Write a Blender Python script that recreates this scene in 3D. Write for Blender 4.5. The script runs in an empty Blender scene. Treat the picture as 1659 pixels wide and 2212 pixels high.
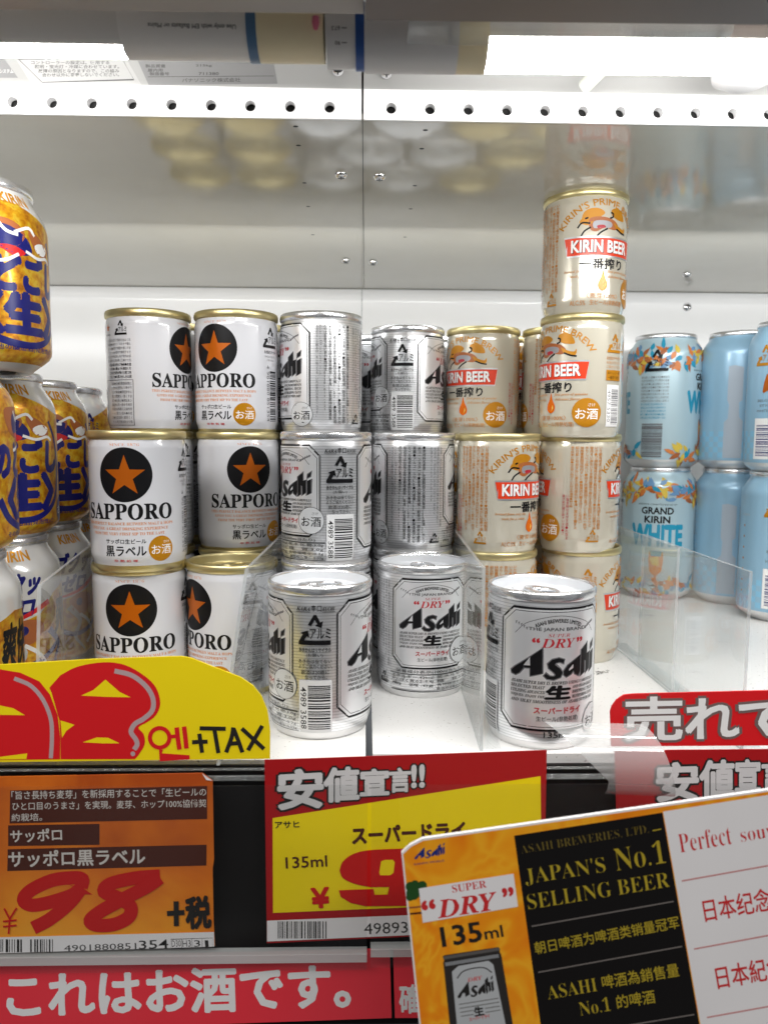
import bpy, math, random
import numpy as np
from mathutils import Matrix, Vector, geometry
random.seed(7)
sc = bpy.context.scene
MM = 0.001

# ------------------------------------------------------------------ camera
F_PX, CX, CY = 1664.0, 829.5, 1106.0          # focal length and centre in units of a 1659 x 2212 picture
EYE = 149.0                                    # mm above the shelf


def rot(a, ax):
    c, s = math.cos(a), math.sin(a)
    return np.array({'x': [[1, 0, 0], [0, c, -s], [0, s, c]], 'y': [[c, 0, s], [0, 1, 0], [-s, 0, c]],
                     'z': [[c, -s, 0], [s, c, 0], [0, 0, 1]]}[ax])


BAS = rot(-math.radians(1.4), 'z') @ rot(-math.radians(5.6), 'x') @ rot(-math.radians(0.35), 'y')
cam_d = bpy.data.cameras.new('camera')
cam = bpy.data.objects.new('camera', cam_d)
sc.collection.objects.link(cam)
m = Matrix.Identity(4)
for i in range(3):
    m[i][0], m[i][1], m[i][2] = BAS[i, 0], BAS[i, 2], -BAS[i, 1]
m[2][3] = EYE * MM
cam.matrix_world = m
cam_d.sensor_fit = 'VERTICAL'
cam_d.sensor_height = 36
cam_d.lens = F_PX / 2212 * 36
cam_d.clip_start, cam_d.clip_end = 0.01, 50
cam_d.dof.use_dof = True
cam_d.dof.focus_distance = 0.43
cam_d.dof.aperture_fstop = 15
sc.camera = cam

# ------------------------------------------------------------------ world: the dim shop in front of the case
w = bpy.data.worlds.new('World')
sc.world = w
w.use_nodes = True
nt = w.node_tree
bg = nt.nodes['Background']
tc = nt.nodes.new('ShaderNodeTexCoord')
mp = nt.nodes.new('ShaderNodeMapping')
mp.inputs['Scale'].default_value = (4.2, 4.2, 1.0)
nz = nt.nodes.new('ShaderNodeTexNoise')
nz.inputs['Scale'].default_value = 1.6
nz.inputs['Detail'].default_value = 3
rp = nt.nodes.new('ShaderNodeValToRGB')
rp.color_ramp.elements[0].position, rp.color_ramp.elements[0].color = 0.42, (0.10, 0.10, 0.105, 1)
rp.color_ramp.elements[1].position, rp.color_ramp.elements[1].color = 0.60, (1.08, 1.13, 1.19, 1)
nt.links.new(tc.outputs['Generated'], mp.inputs['Vector'])
nt.links.new(mp.outputs['Vector'], nz.inputs['Vector'])
nt.links.new(nz.outputs['Fac'], rp.inputs['Fac'])
nt.links.new(rp.outputs['Color'], bg.inputs['Color'])
bg.inputs['Strength'].default_value = 0.18

# ------------------------------------------------------------------ shop ceiling lamps behind the camera, added fill in the case


def area(name, loc, target, size, power, color=(1, 0.97, 0.93)):
    d = bpy.data.lights.new(name, 'AREA')
    d.shape, d.size, d.size_y, d.energy, d.color = 'RECTANGLE', size[0], size[1], power, color
    o = bpy.data.objects.new(name, d)
    sc.collection.objects.link(o)
    o.location = loc
    o.rotation_euler = (Vector(target) - Vector(loc)).to_track_quat('-Z', 'Y').to_euler()
    return o


area('ceiling_lamp', (-0.5, -1.1, 1.7), (0, 0.4, 0.0), (1.3, 0.25), 20)
area('ceiling_lamp', (0.9, -1.5, 1.7), (0.1, 0.4, 0.0), (1.3, 0.25), 20)
area('case_fill', (0.0, 0.548, 0.264), (0.0, 0.80, 0.14), (1.7, 0.03), 1.08, (0.98, 0.99, 1.0))  # unseen fill light, added to brighten the back wall and ceiling
TUBE_POWER = 40.0

sc.view_settings.view_transform = 'Standard'
sc.view_settings.look = 'None'
sc.view_settings.exposure = 0.04
sc.view_settings.gamma = 1
sc.view_settings.use_curve_mapping = False
try:
    sc.cycles.use_denoising = True
    sc.cycles.max_bounces = 10
    sc.cycles.transparent_max_bounces = 24
    sc.cycles.sample_clamp_indirect = 4
except Exception:
    pass

# ------------------------------------------------------------------ picture coordinates -> points on real planes


def ray(x, y):
    return BAS @ np.array([(x - CX) / F_PX, 1.0, -(y - CY) / F_PX])


EYEP = np.array([0, 0, EYE])


def U(x, y, D):
    r = ray(x, y)
    return EYEP + r * (D / r[1])


def Upl(x, y, p0, n):
    r = ray(x, y)
    return EYEP + r * (np.dot(np.array(p0) - EYEP, n) / np.dot(r, n))


# ------------------------------------------------------------------ materials
def lin(c):
    return c / 12.92 if c <= 0.04045 else ((c + 0.055) / 1.055) ** 2.4


def hexc(h):
    h = h.lstrip('#')
    return tuple(lin(int(h[i:i + 2], 16) / 255) for i in (0, 2, 4)) + (1,)


MATS = {}


def mat(name, color, rough=0.4, metal=0.0, coat=0.0, var=0.0, vscale=60.0, spec=0.5, rvar=0.0, emit=0.0, bump=0.0):
    if name in MATS:
        return MATS[name]
    mt = bpy.data.materials.new(name)
    mt.use_nodes = True
    b = mt.node_tree.nodes['Principled BSDF']
    if isinstance(color, str):
        color = hexc(color)
    else:
        color = tuple(color) + (1,)
    b.inputs['Base Color'].default_value = color
    b.inputs['Roughness'].default_value = rough
    b.inputs['Metallic'].default_value = metal
    b.inputs['Coat Weight'].default_value = coat
    b.inputs['Coat Roughness'].default_value = 0.06
    b.inputs['Specular IOR Level'].default_value = spec
    t = mt.node_tree
    if var or rvar or bump:
        co = t.nodes.new('ShaderNodeTexCoord')
        n = t.nodes.new('ShaderNodeTexNoise')
        n.inputs['Scale'].default_value = vscale
        n.inputs['Detail'].default_value = 5
        t.links.new(co.outputs['Object'], n.inputs['Vector'])
        if var:
            r = t.nodes.new('ShaderNodeValToRGB')
            lo = tuple(c * (1 - var) for c in color[:3]) + (1,)
            hi = tuple(min(1, c * (1 + var)) for c in color[:3]) + (1,)
            r.color_ramp.elements[0].position, r.color_ramp.elements[0].color = 0.3, lo
            r.color_ramp.elements[1].position, r.color_ramp.elements[1].color = 0.7, hi
            t.links.new(n.outputs['Fac'], r.inputs['Fac'])
            t.links.new(r.outputs['Color'], b.inputs['Base Color'])
        if rvar:
            mr = t.nodes.new('ShaderNodeMapRange')
            mr.inputs['To Min'].default_value = max(0.02, rough - rvar)
            mr.inputs['To Max'].default_value = rough + rvar
            t.links.new(n.outputs['Fac'], mr.inputs['Value'])
            t.links.new(mr.outputs['Result'], b.inputs['Roughness'])
        if bump:
            bp = t.nodes.new('ShaderNodeBump')
            bp.inputs['Strength'].default_value = bump
            bp.inputs['Distance'].default_value = 0.0004
            t.links.new(n.outputs['Fac'], bp.inputs['Height'])
            t.links.new(bp.outputs['Normal'], b.inputs['Normal'])
    if emit:
        b.inputs['Emission Color'].default_value = color
        b.inputs['Emission Strength'].default_value = emit
    MATS[name] = mt
    return mt


def ramp_mat(name, stops, scale, rough=0.4, metal=0.0, detail=4, distort=0.0, coat=0.0, stretch=(1, 1, 1)):
    mt = mat(name, (0.5, 0.5, 0.5), rough, metal, coat)
    t = mt.node_tree
    co = t.nodes.new('ShaderNodeTexCoord')
    mpg = t.nodes.new('ShaderNodeMapping')
    mpg.inputs['Scale'].default_value = stretch
    n = t.nodes.new('ShaderNodeTexNoise')
    n.inputs['Scale'].default_value = scale
    n.inputs['Detail'].default_value = detail
    n.inputs['Distortion'].default_value = distort
    r = t.nodes.new('ShaderNodeValToRGB')
    while len(r.color_ramp.elements) < len(stops):
        r.color_ramp.elements.new(0.5)
    for e, (p, h) in zip(r.color_ramp.elements, stops):
        e.position, e.color = p, hexc(h)
    t.links.new(co.outputs['Object'], mpg.inputs['Vector'])
    t.links.new(mpg.outputs['Vector'], n.inputs['Vector'])
    t.links.new(n.outputs['Fac'], r.inputs['Fac'])
    t.links.new(r.outputs['Color'], t.nodes['Principled BSDF'].inputs['Base Color'])
    return mt


def clear_mat(name, tint=(0.93, 0.95, 0.95), rough=0.02, haze=0.03, ior=1.49):
    mt = bpy.data.materials.new(name)
    mt.use_nodes = True
    t = mt.node_tree
    t.nodes.remove(t.nodes['Principled BSDF'])
    out = t.nodes['Material Output']
    tr = t.nodes.new('ShaderNodeBsdfTransparent')
    tr.inputs['Color'].default_value = tint + (1,)
    df = t.nodes.new('ShaderNodeBsdfDiffuse')
    df.inputs['Color'].default_value = (0.8, 0.82, 0.82, 1)
    m1 = t.nodes.new('ShaderNodeMixShader')
    m1.inputs['Fac'].default_value = haze
    gl = t.nodes.new('ShaderNodeBsdfGlossy')
    gl.inputs['Roughness'].default_value = rough
    fr = t.nodes.new('ShaderNodeFresnel')
    ge = t.nodes.new('ShaderNodeNewGeometry')
    mr = t.nodes.new('ShaderNodeMapRange')
    mr.inputs['To Min'].default_value = ior
    mr.inputs['To Max'].default_value = 1 / ior
    t.links.new(ge.outputs['Backfacing'], mr.inputs['Value'])
    t.links.new(mr.outputs['Result'], fr.inputs['IOR'])
    m2 = t.nodes.new('ShaderNodeMixShader')
    t.links.new(tr.outputs[0], m1.inputs[1])
    t.links.new(df.outputs[0], m1.inputs[2])
    t.links.new(fr.outputs[0], m2.inputs['Fac'])
    t.links.new(m1.outputs[0], m2.inputs[1])
    t.links.new(gl.outputs[0], m2.inputs[2])
    t.links.new(m2.outputs[0], out.inputs['Surface'])
    MATS[name] = mt
    return mt


def striped_metal(name, c0, c1, period_mm, rough):
    mt = mat(name, (0.7, 0.7, 0.7), rough, 0.82)
    t = mt.node_tree
    co = t.nodes.new('ShaderNodeTexCoord')
    sp = t.nodes.new('ShaderNodeSeparateXYZ')
    mu = t.nodes.new('ShaderNodeMath')
    mu.operation = 'MULTIPLY'
    mu.inputs[1].default_value = 1000 / period_mm
    fr = t.nodes.new('ShaderNodeMath')
    fr.operation = 'FRACT'
    r = t.nodes.new('ShaderNodeValToRGB')
    r.color_ramp.elements[0].position, r.color_ramp.elements[0].color = 0.70, tuple(c0) + (1,)
    r.color_ramp.elements[1].position, r.color_ramp.elements[1].color = 0.86, tuple(c1) + (1,)
    e = r.color_ramp.elements.new(1.0)
    e.color = tuple(c0) + (1,)
    t.links.new(co.outputs['Object'], sp.inputs[0])
    t.links.new(sp.outputs['Z'], mu.inputs[0])
    t.links.new(mu.outputs[0], fr.inputs[0])
    t.links.new(fr.outputs[0], r.inputs['Fac'])
    t.links.new(r.outputs['Color'], t.nodes['Principled BSDF'].inputs['Base Color'])
    return mt


# ------------------------------------------------------------------ mesh collecting
class MB:
    def __init__(self):
        self.v, self.n, self.f, self.mi, self.mats, self.sm = [], [], [], [], [], []

    def slot(self, mt):
        if isinstance(mt, str):
            mt = MATS[mt]
        if mt not in self.mats:
            self.mats.append(mt)
        return self.mats.index(mt)

    def add(self, verts, faces, mt, normals=None, smooth=False):
        b = len(self.v)
        s = self.slot(mt)
        self.v += [tuple(p) for p in verts]
        self.n += [tuple(p) for p in normals] if normals is not None else [None] * len(verts)
        for f in faces:
            self.f.append(tuple(i + b for i in f))
            self.mi.append(s)
            self.sm.append(smooth)

    def box(self, lo, hi, mt, bevel=0):
        x0, y0, z0 = lo
        x1, y1, z1 = hi
        vs = [(x0, y0, z0), (x1, y0, z0), (x1, y1, z0), (x0, y1, z0), (x0, y0, z1), (x1, y0, z1), (x1, y1, z1), (x0, y1, z1)]
        self.add(vs, [(0, 3, 2, 1), (4, 5, 6, 7), (0, 1, 5, 4), (1, 2, 6, 5), (2, 3, 7, 6), (3, 0, 4, 7)], mt)

    def lathe(self, prof, mt, segs=96, c=(0, 0, 0)):
        pr = [np.array(p, float) for p in prof]
        vs, ns, fs = [], [], []
        for i, p in enumerate(pr):
            a = pr[max(0, i - 1)]
            b = pr[min(len(pr) - 1, i + 1)]
            t = b - a
            nr, nz_ = t[1], -t[0]
            L = math.hypot(nr, nz_) or 1
            for k in range(segs):
                th = 2 * math.pi * k / segs
                vs.append((c[0] + p[0] * math.sin(th), c[1] - p[0] * math.cos(th), c[2] + p[1]))
                ns.append((nr / L * math.sin(th), -nr / L * math.cos(th), nz_ / L))
        for i in range(len(pr) - 1):
            for k in range(segs):
                k2 = (k + 1) % segs
                fs.append((i * segs + k, i * segs + k2, (i + 1) * segs + k2, (i + 1) * segs + k))
        self.add(vs, fs, mt, ns, True)

    def cyl(self, a, b, r0, r1, mt, segs=24, caps=True, span=None):
        a, b = np.array(a, float), np.array(b, float)
        d = (b - a) / np.linalg.norm(b - a)
        up = np.array([0, 0, 1.0]) if abs(d[2]) < 0.9 else np.array([1.0, 0, 0])
        e1 = np.cross(d, up)
        e1 /= np.linalg.norm(e1)
        e2 = np.cross(e1, d)
        s0, s1 = span or (0, 2 * math.pi)
        full = span is None
        n = segs if full else segs + 1
        vs, ns = [], []
        for p, r in ((a, r0), (b, r1)):
            for k in range(n):
                th = s0 + (s1 - s0) * k / segs
                q = math.cos(th) * e1 + math.sin(th) * e2
                vs.append(p + r * q)
                ns.append(q)
        fs = []
        for k in range(segs):
            k2 = (k + 1) % n if full else k + 1
            fs.append((k2, k, n + k, n + k2))
        self.add(vs, fs, mt, ns, True)
        if caps and full:
            self.add(vs[:n], [tuple(range(n))], mt)
            self.add(vs[n:], [tuple(range(n))[::-1]], mt)

    def tube(self, pts, r, mt, segs=10):
        for a, b in zip(pts[:-1], pts[1:]):
            self.cyl(a, b, r, r, mt, segs)

    def prism(self, pts, y0, y1, mt):
        """outline of (x,z) points, front at y0, back at y1"""
        tris = geometry.tessellate_polygon([[Vector((p[0], p[1], 0)) for p in pts]])
        n = len(pts)
        ar = sum(pts[i][0] * pts[(i + 1) % n][1] - pts[(i + 1) % n][0] * pts[i][1] for i in range(n))
        vs = [(p[0], y0, p[1]) for p in pts] + [(p[0], y1, p[1]) for p in pts]
        fs = []
        for t in tris:
            t = list(t)
            a2 = sum(pts[t[i]][0] * pts[t[(i + 1) % 3]][1] - pts[t[(i + 1) % 3]][0] * pts[t[i]][1] for i in range(3))
            if a2 < 0:
                t.reverse()
            fs.append(tuple(t))
            fs.append(tuple(i + n for i in reversed(t)))
        for i in range(n):
            j = (i + 1) % n
            fs.append((j, i, n + i, n + j) if ar > 0 else (i, j, n + j, n + i))
        self.add(vs, fs, mt)

    def build(self, name, parent=None):
        me = bpy.data.meshes.new(name)
        me.from_pydata([(x * MM, y * MM, z * MM) for x, y, z in self.v], [], self.f)
        for mt in self.mats:
            me.materials.append(mt)
        me.polygons.foreach_set('material_index', self.mi)
        me.polygons.foreach_set('use_smooth', self.sm)
        me.update()
        if any(n is not None for n in self.n):
            nn = [n if n is not None else (0, 0, 0) for n in self.n]
            me.normals_split_custom_set_from_vertices([Vector(n) for n in nn])
        o = bpy.data.objects.new(name, me)
        sc.collection.objects.link(o)
        if parent:
            o.parent = parent
        return o


def tag(o, label=None, cat=None, group=None, kind=None):
    if label:
        o['label'] = label
    if cat:
        o['category'] = cat
    if group:
        o['group'] = group
    if kind:
        o['kind'] = kind
    return o


def empty(name, loc=(0, 0, 0), rz=0.0):
    o = bpy.data.objects.new(name, None)
    sc.collection.objects.link(o)
    o.empty_display_size = 0.01
    o.location = tuple(c * MM for c in loc)
    o.rotation_euler = (0, 0, rz)
    return o


# ------------------------------------------------------------------ flat artwork (text, shapes) laid on cards and cans
_tc = bpy.data.curves.new('lettering', 'FONT')
_tc.resolution_u = 2
_to = bpy.data.objects.new('lettering', _tc)
sc.collection.objects.link(_to)
_gc = {}


def glyphs(s, bold=0.0):
    k = (s, round(bold, 3))
    if k not in _gc:
        _tc.body = s
        _tc.offset = bold
        dg = bpy.context.evaluated_depsgraph_get()
        dg.update()
        oe = _to.evaluated_get(dg)
        me = oe.to_mesh()
        v = np.array([(p.co.x, p.co.y) for p in me.vertices]) if len(me.vertices) else np.zeros((0, 2))
        f = [tuple(p.vertices) for p in me.polygons]
        oe.to_mesh_clear()
        _gc[k] = (v, f)
    return _gc[k]


def serif(s, style='b'):
    """bold (b) or bold italic (i) serif capitals and letters"""
    up, lo, dg = {'b': (0x1D400, 0x1D41A, 0x1D7CE), 'i': (0x1D468, 0x1D482, None)}[style]
    r = ''
    for c in s:
        if 'A' <= c <= 'Z':
            r += chr(up + ord(c) - 65)
        elif 'a' <= c <= 'z':
            r += chr(lo + ord(c) - 97)
        elif c.isdigit() and dg:
            r += chr(dg + ord(c) - 48)
        else:
            r += c
    return r


def dense(pts, n=6, closed=False):
    """smooth curve through the points"""
    P = [np.array(p, float) for p in pts]
    N = len(P)
    out = []
    rng = range(N) if closed else range(N - 1)
    for i in rng:
        if closed:
            p0, p1, p2, p3 = P[i - 1], P[i], P[(i + 1) % N], P[(i + 2) % N]
        else:
            p1, p2 = P[i], P[i + 1]
            p0 = P[i - 1] if i else 2 * p1 - p2
            p3 = P[i + 2] if i + 2 < N else 2 * p2 - p1
        for k in range(n):
            t = k / n
            out.append(0.5 * (2 * p1 + (p2 - p0) * t + (2 * p0 - 5 * p1 + 4 * p2 - p3) * t * t + (3 * p1 - p0 - 3 * p2 + p3) * t ** 3))
    if not closed:
        out.append(P[-1])
    return [tuple(p) for p in out]


class Art:
    def __init__(self):
        self.items = []

    def raw(self, v, f, mt):
        if len(v):
            self.items.append((np.array(v, float), f, mt))
        return self

    def poly(self, pts, mt, smooth=0):
        if smooth:
            pts = dense(pts, smooth, True)
        tr = geometry.tessellate_polygon([[Vector((p[0], p[1], 0)) for p in pts]])
        return self.raw(pts, [tuple(t) for t in tr], mt)

    def rect(self, x0, y0, x1, y1, mt):
        return self.raw([(x0, y0), (x1, y0), (x1, y1), (x0, y1)], [(0, 1, 2, 3)], mt)

    def disc(self, cx, cy, r, mt, ry=None, n=40):
        ry = ry or r
        pts = [(cx + r * math.cos(2 * math.pi * k / n), cy + ry * math.sin(2 * math.pi * k / n)) for k in range(n)]
        return self.poly(pts, mt)

    def ring(self, cx, cy, r, wd, mt, n=40):
        v, f = [], []
        for k in range(n):
            a = 2 * math.pi * k / n
            for q in (r - wd / 2, r + wd / 2):
                v.append((cx + q * math.cos(a), cy + q * math.sin(a)))
        for k in range(n):
            j = (k + 1) % n
            f.append((2 * k, 2 * k + 1, 2 * j + 1, 2 * j))
        return self.raw(v, f, mt)

    def star(self, cx, cy, R, mt, inner=0.42, up=1):
        pts = []
        for k in range(10):
            a = math.pi / 2 + k * math.pi / 5
            r = R if k % 2 == 0 else R * inner
            pts.append((cx + r * math.cos(a), cy + up * r * math.sin(a)))
        return self.poly(pts, mt)

    def stroke(self, pts, wd, mt, smooth=0, closed=False, taper=None, pile=False):
        if smooth:
            pts = dense(pts, smooth, closed)
        P = [np.array(p, float) for p in pts]
        N = len(P)
        v, f = [], []
        for i in range(N):
            if closed:
                a, b = P[i - 1], P[(i + 1) % N]
            else:
                a, b = P[max(0, i - 1)], P[min(N - 1, i + 1)]
            t = b - a
            t = t / (np.linalg.norm(t) or 1)
            nn = np.array([-t[1], t[0]])
            # mitre
            sc_ = 1.0
            if 0 < i < N - 1 or closed:
                t1 = P[i] - P[i - 1]
                t1 = t1 / (np.linalg.norm(t1) or 1)
                c = abs(np.dot(np.array([-t1[1], t1[0]]), nn))
                sc_ = 1 / max(0.5, c)
            ww = wd if taper is None else wd * (taper[0] + (taper[1] - taper[0]) * i / (N - 1))
            v += [P[i] + nn * ww / 2 * sc_, P[i] - nn * ww / 2 * sc_]
        M = N if closed else N - 1
        for i in range(M):
            j = (i + 1) % N
            f.append((2 * i, 2 * i + 1, 2 * j + 1, 2 * j))
        if pile:
            for q in f:
                self.raw([v[i] for i in q], [(0, 1, 2, 3)], mt)
            return self
        return self.raw(v, f, mt)

    def text(self, s, ll, lr, ul, mt, bold=0.0, shear=0.0, ref=None):
        """fit the lettering into the parallelogram lower-left, lower-right, upper-left"""
        heavy = bold if bold >= 0.012 else 0.0
        v, f = glyphs(s, 0.0 if heavy else bold)
        if not len(v):
            return self
        rv = glyphs(s, 0)[0] if ref is None else ref
        lo, hi = rv.min(0), rv.max(0)
        q = (v - lo) / np.maximum(hi - lo, 1e-6)
        if shear:
            q = np.column_stack([q[:, 0] + shear * (q[:, 1] - 0.5), q[:, 1]])
        ll, lr, ul = np.array(ll, float), np.array(lr, float), np.array(ul, float)
        if not heavy:
            return self.raw(ll + q[:, :1] * (lr - ll) + q[:, 1:] * (ul - ll), f, mt)
        em = 1.0 / np.maximum(hi - lo, 1e-6)
        n = 4 if heavy < 0.03 else 8
        for k in range(n):
            an = 2 * math.pi * (k + 0.5) / n
            d = np.array([math.cos(an), math.sin(an)]) * heavy * 1.15 * em
            p = q + d
            self.raw(ll + p[:, :1] * (lr - ll) + p[:, 1:] * (ul - ll), f, mt)
        return self

    def tb(self, s, x0, y0, x1, y1, mt, bold=0.0, shear=0.0):
        return self.text(s, (x0, y0), (x1, y0), (x0, y1), mt, bold, shear)

    def lines(self, rows, x0, x1, y1, h, pitch, mt, bold=0.0):
        for i, s in enumerate(rows):
            y = y1 - i * pitch
            self.tb(s, x0, y - h, x1, y, mt, bold)
        return self

    def columns(self, cols, x1, wd, pitch, y1, mt, y0s, bold=0.0):
        """vertical Japanese text, first column at the right"""
        for i, s in enumerate(cols):
            x = x1 - i * pitch
            y0 = y0s[i] if isinstance(y0s, (list, tuple)) else y0s
            self.tb('\n'.join(s), x - wd, y0, x, y1, mt, bold)
        return self

    def arc(self, s, cx, cy, R, h, span, mt, bold=0.0, rx=1.0):
        if bold >= 0.012:
            for k in range(4):
                self.arc(s, cx + 0.12 * (k % 2), cy + 0.12 * (k // 2), R, h, span, mt, 0.0, rx)
            return self
        v, f = glyphs(s, bold)
        lo, hi = v.min(0), v.max(0)
        a = ((v[:, 0] - lo[0]) / (hi[0] - lo[0]) - 0.5) * span
        r = R + (v[:, 1] - lo[1]) / (hi[1] - lo[1]) * h
        return self.raw(np.column_stack([cx + rx * r * np.sin(a), cy + r * np.cos(a)]), f, mt)

    def barcode(self, x0, y0, x1, y1, mt, n, rnd, vertical=False):
        v, f = [], []
        pos = 0.0
        ws = [rnd.choice((1, 1, 1, 2, 2, 3)) for _ in range(n * 2)]
        tot = sum(ws)
        for i in range(n):
            a, b = pos / tot, (pos + ws[2 * i]) / tot
            pos += ws[2 * i] + ws[2 * i + 1]
            k = len(v)
            if vertical:
                ya, yb = y0 + (y1 - y0) * a, y0 + (y1 - y0) * b
                v += [(x0, ya), (x1, ya), (x1, yb), (x0, yb)]
            else:
                xa, xb = x0 + (x1 - x0) * a, x0 + (x1 - x0) * b
                v += [(xa, y0), (xb, y0), (xb, y1), (xa, y1)]
            f.append((k, k + 1, k + 2, k + 3))
        return self.raw(v, f, mt)

    def recycle(self, cx, cy, s, mt, word='アルミ', bold=0.012):
        """aluminium recycling triangle of size s"""
        w_ = s * 0.12
        self.poly([(cx - 0.20 * s, cy + 0.20 * s), (cx - 0.02 * s, cy + 0.52 * s), (cx + 0.06 * s, cy + 0.52 * s), (cx + 0.18 * s, cy + 0.28 * s),
                   (cx + 0.26 * s, cy + 0.32 * s), (cx + 0.22 * s, cy + 0.10 * s), (cx + 0.02 * s, cy + 0.18 * s), (cx + 0.09 * s, cy + 0.23 * s),
                   (cx + 0.01 * s, cy + 0.36 * s), (cx - 0.10 * s, cy + 0.16 * s)], mt)
        self.poly([(cx - 0.50 * s, cy - 0.44 * s), (cx + 0.50 * s, cy - 0.44 * s), (cx + 0.50 * s, cy - 0.30 * s), (cx - 0.32 * s, cy - 0.30 * s),
                   (cx - 0.24 * s, cy - 0.16 * s), (cx - 0.16 * s, cy - 0.20 * s), (cx - 0.20 * s, cy + 0.02 * s), (cx - 0.44 * s, cy - 0.06 * s),
                   (cx - 0.36 * s, cy - 0.10 * s), (cx - 0.50 * s, cy - 0.34 * s)], mt)
        self.tb(word, cx - 0.14 * s, cy - 0.24 * s, cx + 0.50 * s, cy + 0.08 * s, mt, bold)
        return self

    # -- putting it somewhere
    def on_plane(self, mb, fn, lift0=0.05, dl=0.003):
        """fn(x, y, lift) -> 3D point"""
        for k, (v, f, mt) in enumerate(self.items):
            pts = [fn(p[0], p[1], lift0 + dl * k) for p in v]
            mb.add(pts, fix_wind(pts, f), mt)

    def on_can(self, mb, prof, step=2.0, vcuts=(), lift0=0.05, dl=0.0025):
        zs = np.array([p[1] for p in prof])
        rs = np.array([p[0] for p in prof])
        rmax = rs.max()
        vcuts = [z for z in zs if 3 < z < zs.max()]
        for k, (v, f, mt) in enumerate(self.items):
            li = lift0 + dl * k
            vv, ff = slice2d(v, f, step, vcuts)
            pts, ns = [], []
            zc = np.interp(vv[:, 1], zs, rs)
            dz = (np.interp(vv[:, 1] + 0.6, zs, rs) - np.interp(vv[:, 1] - 0.6, zs, rs)) / 1.2
            for (u, z), r, d in zip(vv, zc, dz):
                th = u / rmax
                s, c = math.sin(th), math.cos(th)
                L = math.hypot(1, d)
                pts.append(((r + li) * s, -(r + li) * c, z))
                ns.append((s / L, -c / L, -d / L))
            mb.add(pts, ff, mt, ns, True)


def fix_wind(pts, faces):
    out = []
    for f in faces:
        a, b, c = (np.array(pts[f[i]]) for i in (0, 1, 2))
        n = np.cross(b - a, c - a)
        out.append(tuple(reversed(f)) if np.dot(n, EYEP - a) < 0 else f)
    return out


def clip(poly, ax, val, keep_less):
    out = []
    n = len(poly)
    for i in range(n):
        a, b = poly[i], poly[(i + 1) % n]
        ia = (a[ax] <= val) if keep_less else (a[ax] >= val)
        ib = (b[ax] <= val) if keep_less else (b[ax] >= val)
        if ia:
            out.append(a)
        if ia != ib:
            t = (val - a[ax]) / (b[ax] - a[ax])
            q = [a[0] + t * (b[0] - a[0]), a[1] + t * (b[1] - a[1])]
            q[ax] = val
            out.append((q[0], q[1]))
    return out


def slice2d(v, f, step, vcuts):
    V, Fo = [tuple(p) for p in v], []
    for fc in f:
        polys = [[V[i] for i in fc]]
        us = [p[0] for p in polys[0]]
        i0, i1 = math.floor(min(us) / step), math.ceil(max(us) / step)
        changed = False
        if i1 - i0 > 1:
            changed = True
            res = []
            rest = polys[0]
            for c in range(i0 + 1, i1):
                a = clip(rest, 0, c * step, True)
                rest = clip(rest, 0, c * step, False)
                if len(a) > 2:
                    res.append(a)
                if len(rest) < 3:
                    break
            if len(rest) > 2:
                res.append(rest)
            polys = res
        for c in vcuts:
            res = []
            for p in polys:
                z0, z1 = min(q[1] for q in p), max(q[1] for q in p)
                if z0 < c - 1e-6 < z1 - 2e-6:
                    changed = True
                    for kl in (True, False):
                        a = clip(p, 1, c, kl)
                        if len(a) > 2:
                            res.append(a)
                else:
                    res.append(p)
            polys = res
        if not changed:
            p = polys[0]
            ar = sum(p[i][0] * p[(i + 1) % len(p)][1] - p[(i + 1) % len(p)][0] * p[i][1] for i in range(len(p)))
            Fo.append(fc if ar > 0 else tuple(reversed(fc)))
        else:
            for p in polys:
                ar = sum(p[i][0] * p[(i + 1) % len(p)][1] - p[(i + 1) % len(p)][0] * p[i][1] for i in range(len(p)))
                if abs(ar) < 1e-9:
                    continue
                b = len(V)
                V += p
                idx = tuple(range(b, b + len(p)))
                Fo.append(idx if ar > 0 else tuple(reversed(idx)))
    return np.array(V), Fo


#@@MATERIALS
mat('black_ink', (0.006, 0.006, 0.007), 0.36, 0, 0, 0, 60, 0.22)
mat('grey_ink', (0.16, 0.16, 0.17), 0.4)
mat('red_ink', '#C4161C', 0.35)
mat('crimson_ink', '#A8202C', 0.35)
mat('white_ink', (0.80, 0.80, 0.80), 0.35)
mat('orange_ink', '#C9762A', 0.4)
mat('star_gold', '#B85C08', 0.3, 0.35)
mat('amber_ink', '#C98A12', 0.3, 0.4)
mat('brown_ink', '#B27430', 0.4)
mat('deep_amber', '#B87C10', 0.35, 0.2)
mat('banner_red', '#D23A16', 0.3)
mat('drop_orange', '#DE6A0C', 0.25, 0.2)
mat('blue_ink', '#0A1066', 0.3)
mat('teal_ink', '#1F8FB0', 0.35)
mat('pale_blue_ink', '#86BEDC', 0.4)
mat('silver_ink', (0.55, 0.56, 0.58), 0.3, 0.7)
mat('white_enamel', (0.60, 0.61, 0.65), 0.24, 0.0, 1.0)
mat('gold_rim', (0.66, 0.57, 0.30), 0.36, 0.9)
mat('silver_rim', (0.84, 0.85, 0.87), 0.26, 0.9)
mat('bare_aluminium', (0.76, 0.76, 0.76), 0.34, 0.8)
mat('cream_enamel', (0.60, 0.565, 0.465), 0.22, 0.25, 1.0)
mat('panel_silver', (0.86, 0.87, 0.89), 0.33, 0.66)
mat('lid_white', (0.70, 0.72, 0.75), 0.32, 0.3)
striped_metal('brushed_silver', (0.90, 0.91, 0.93), (0.46, 0.47, 0.49), 1.5, 0.30)
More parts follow.
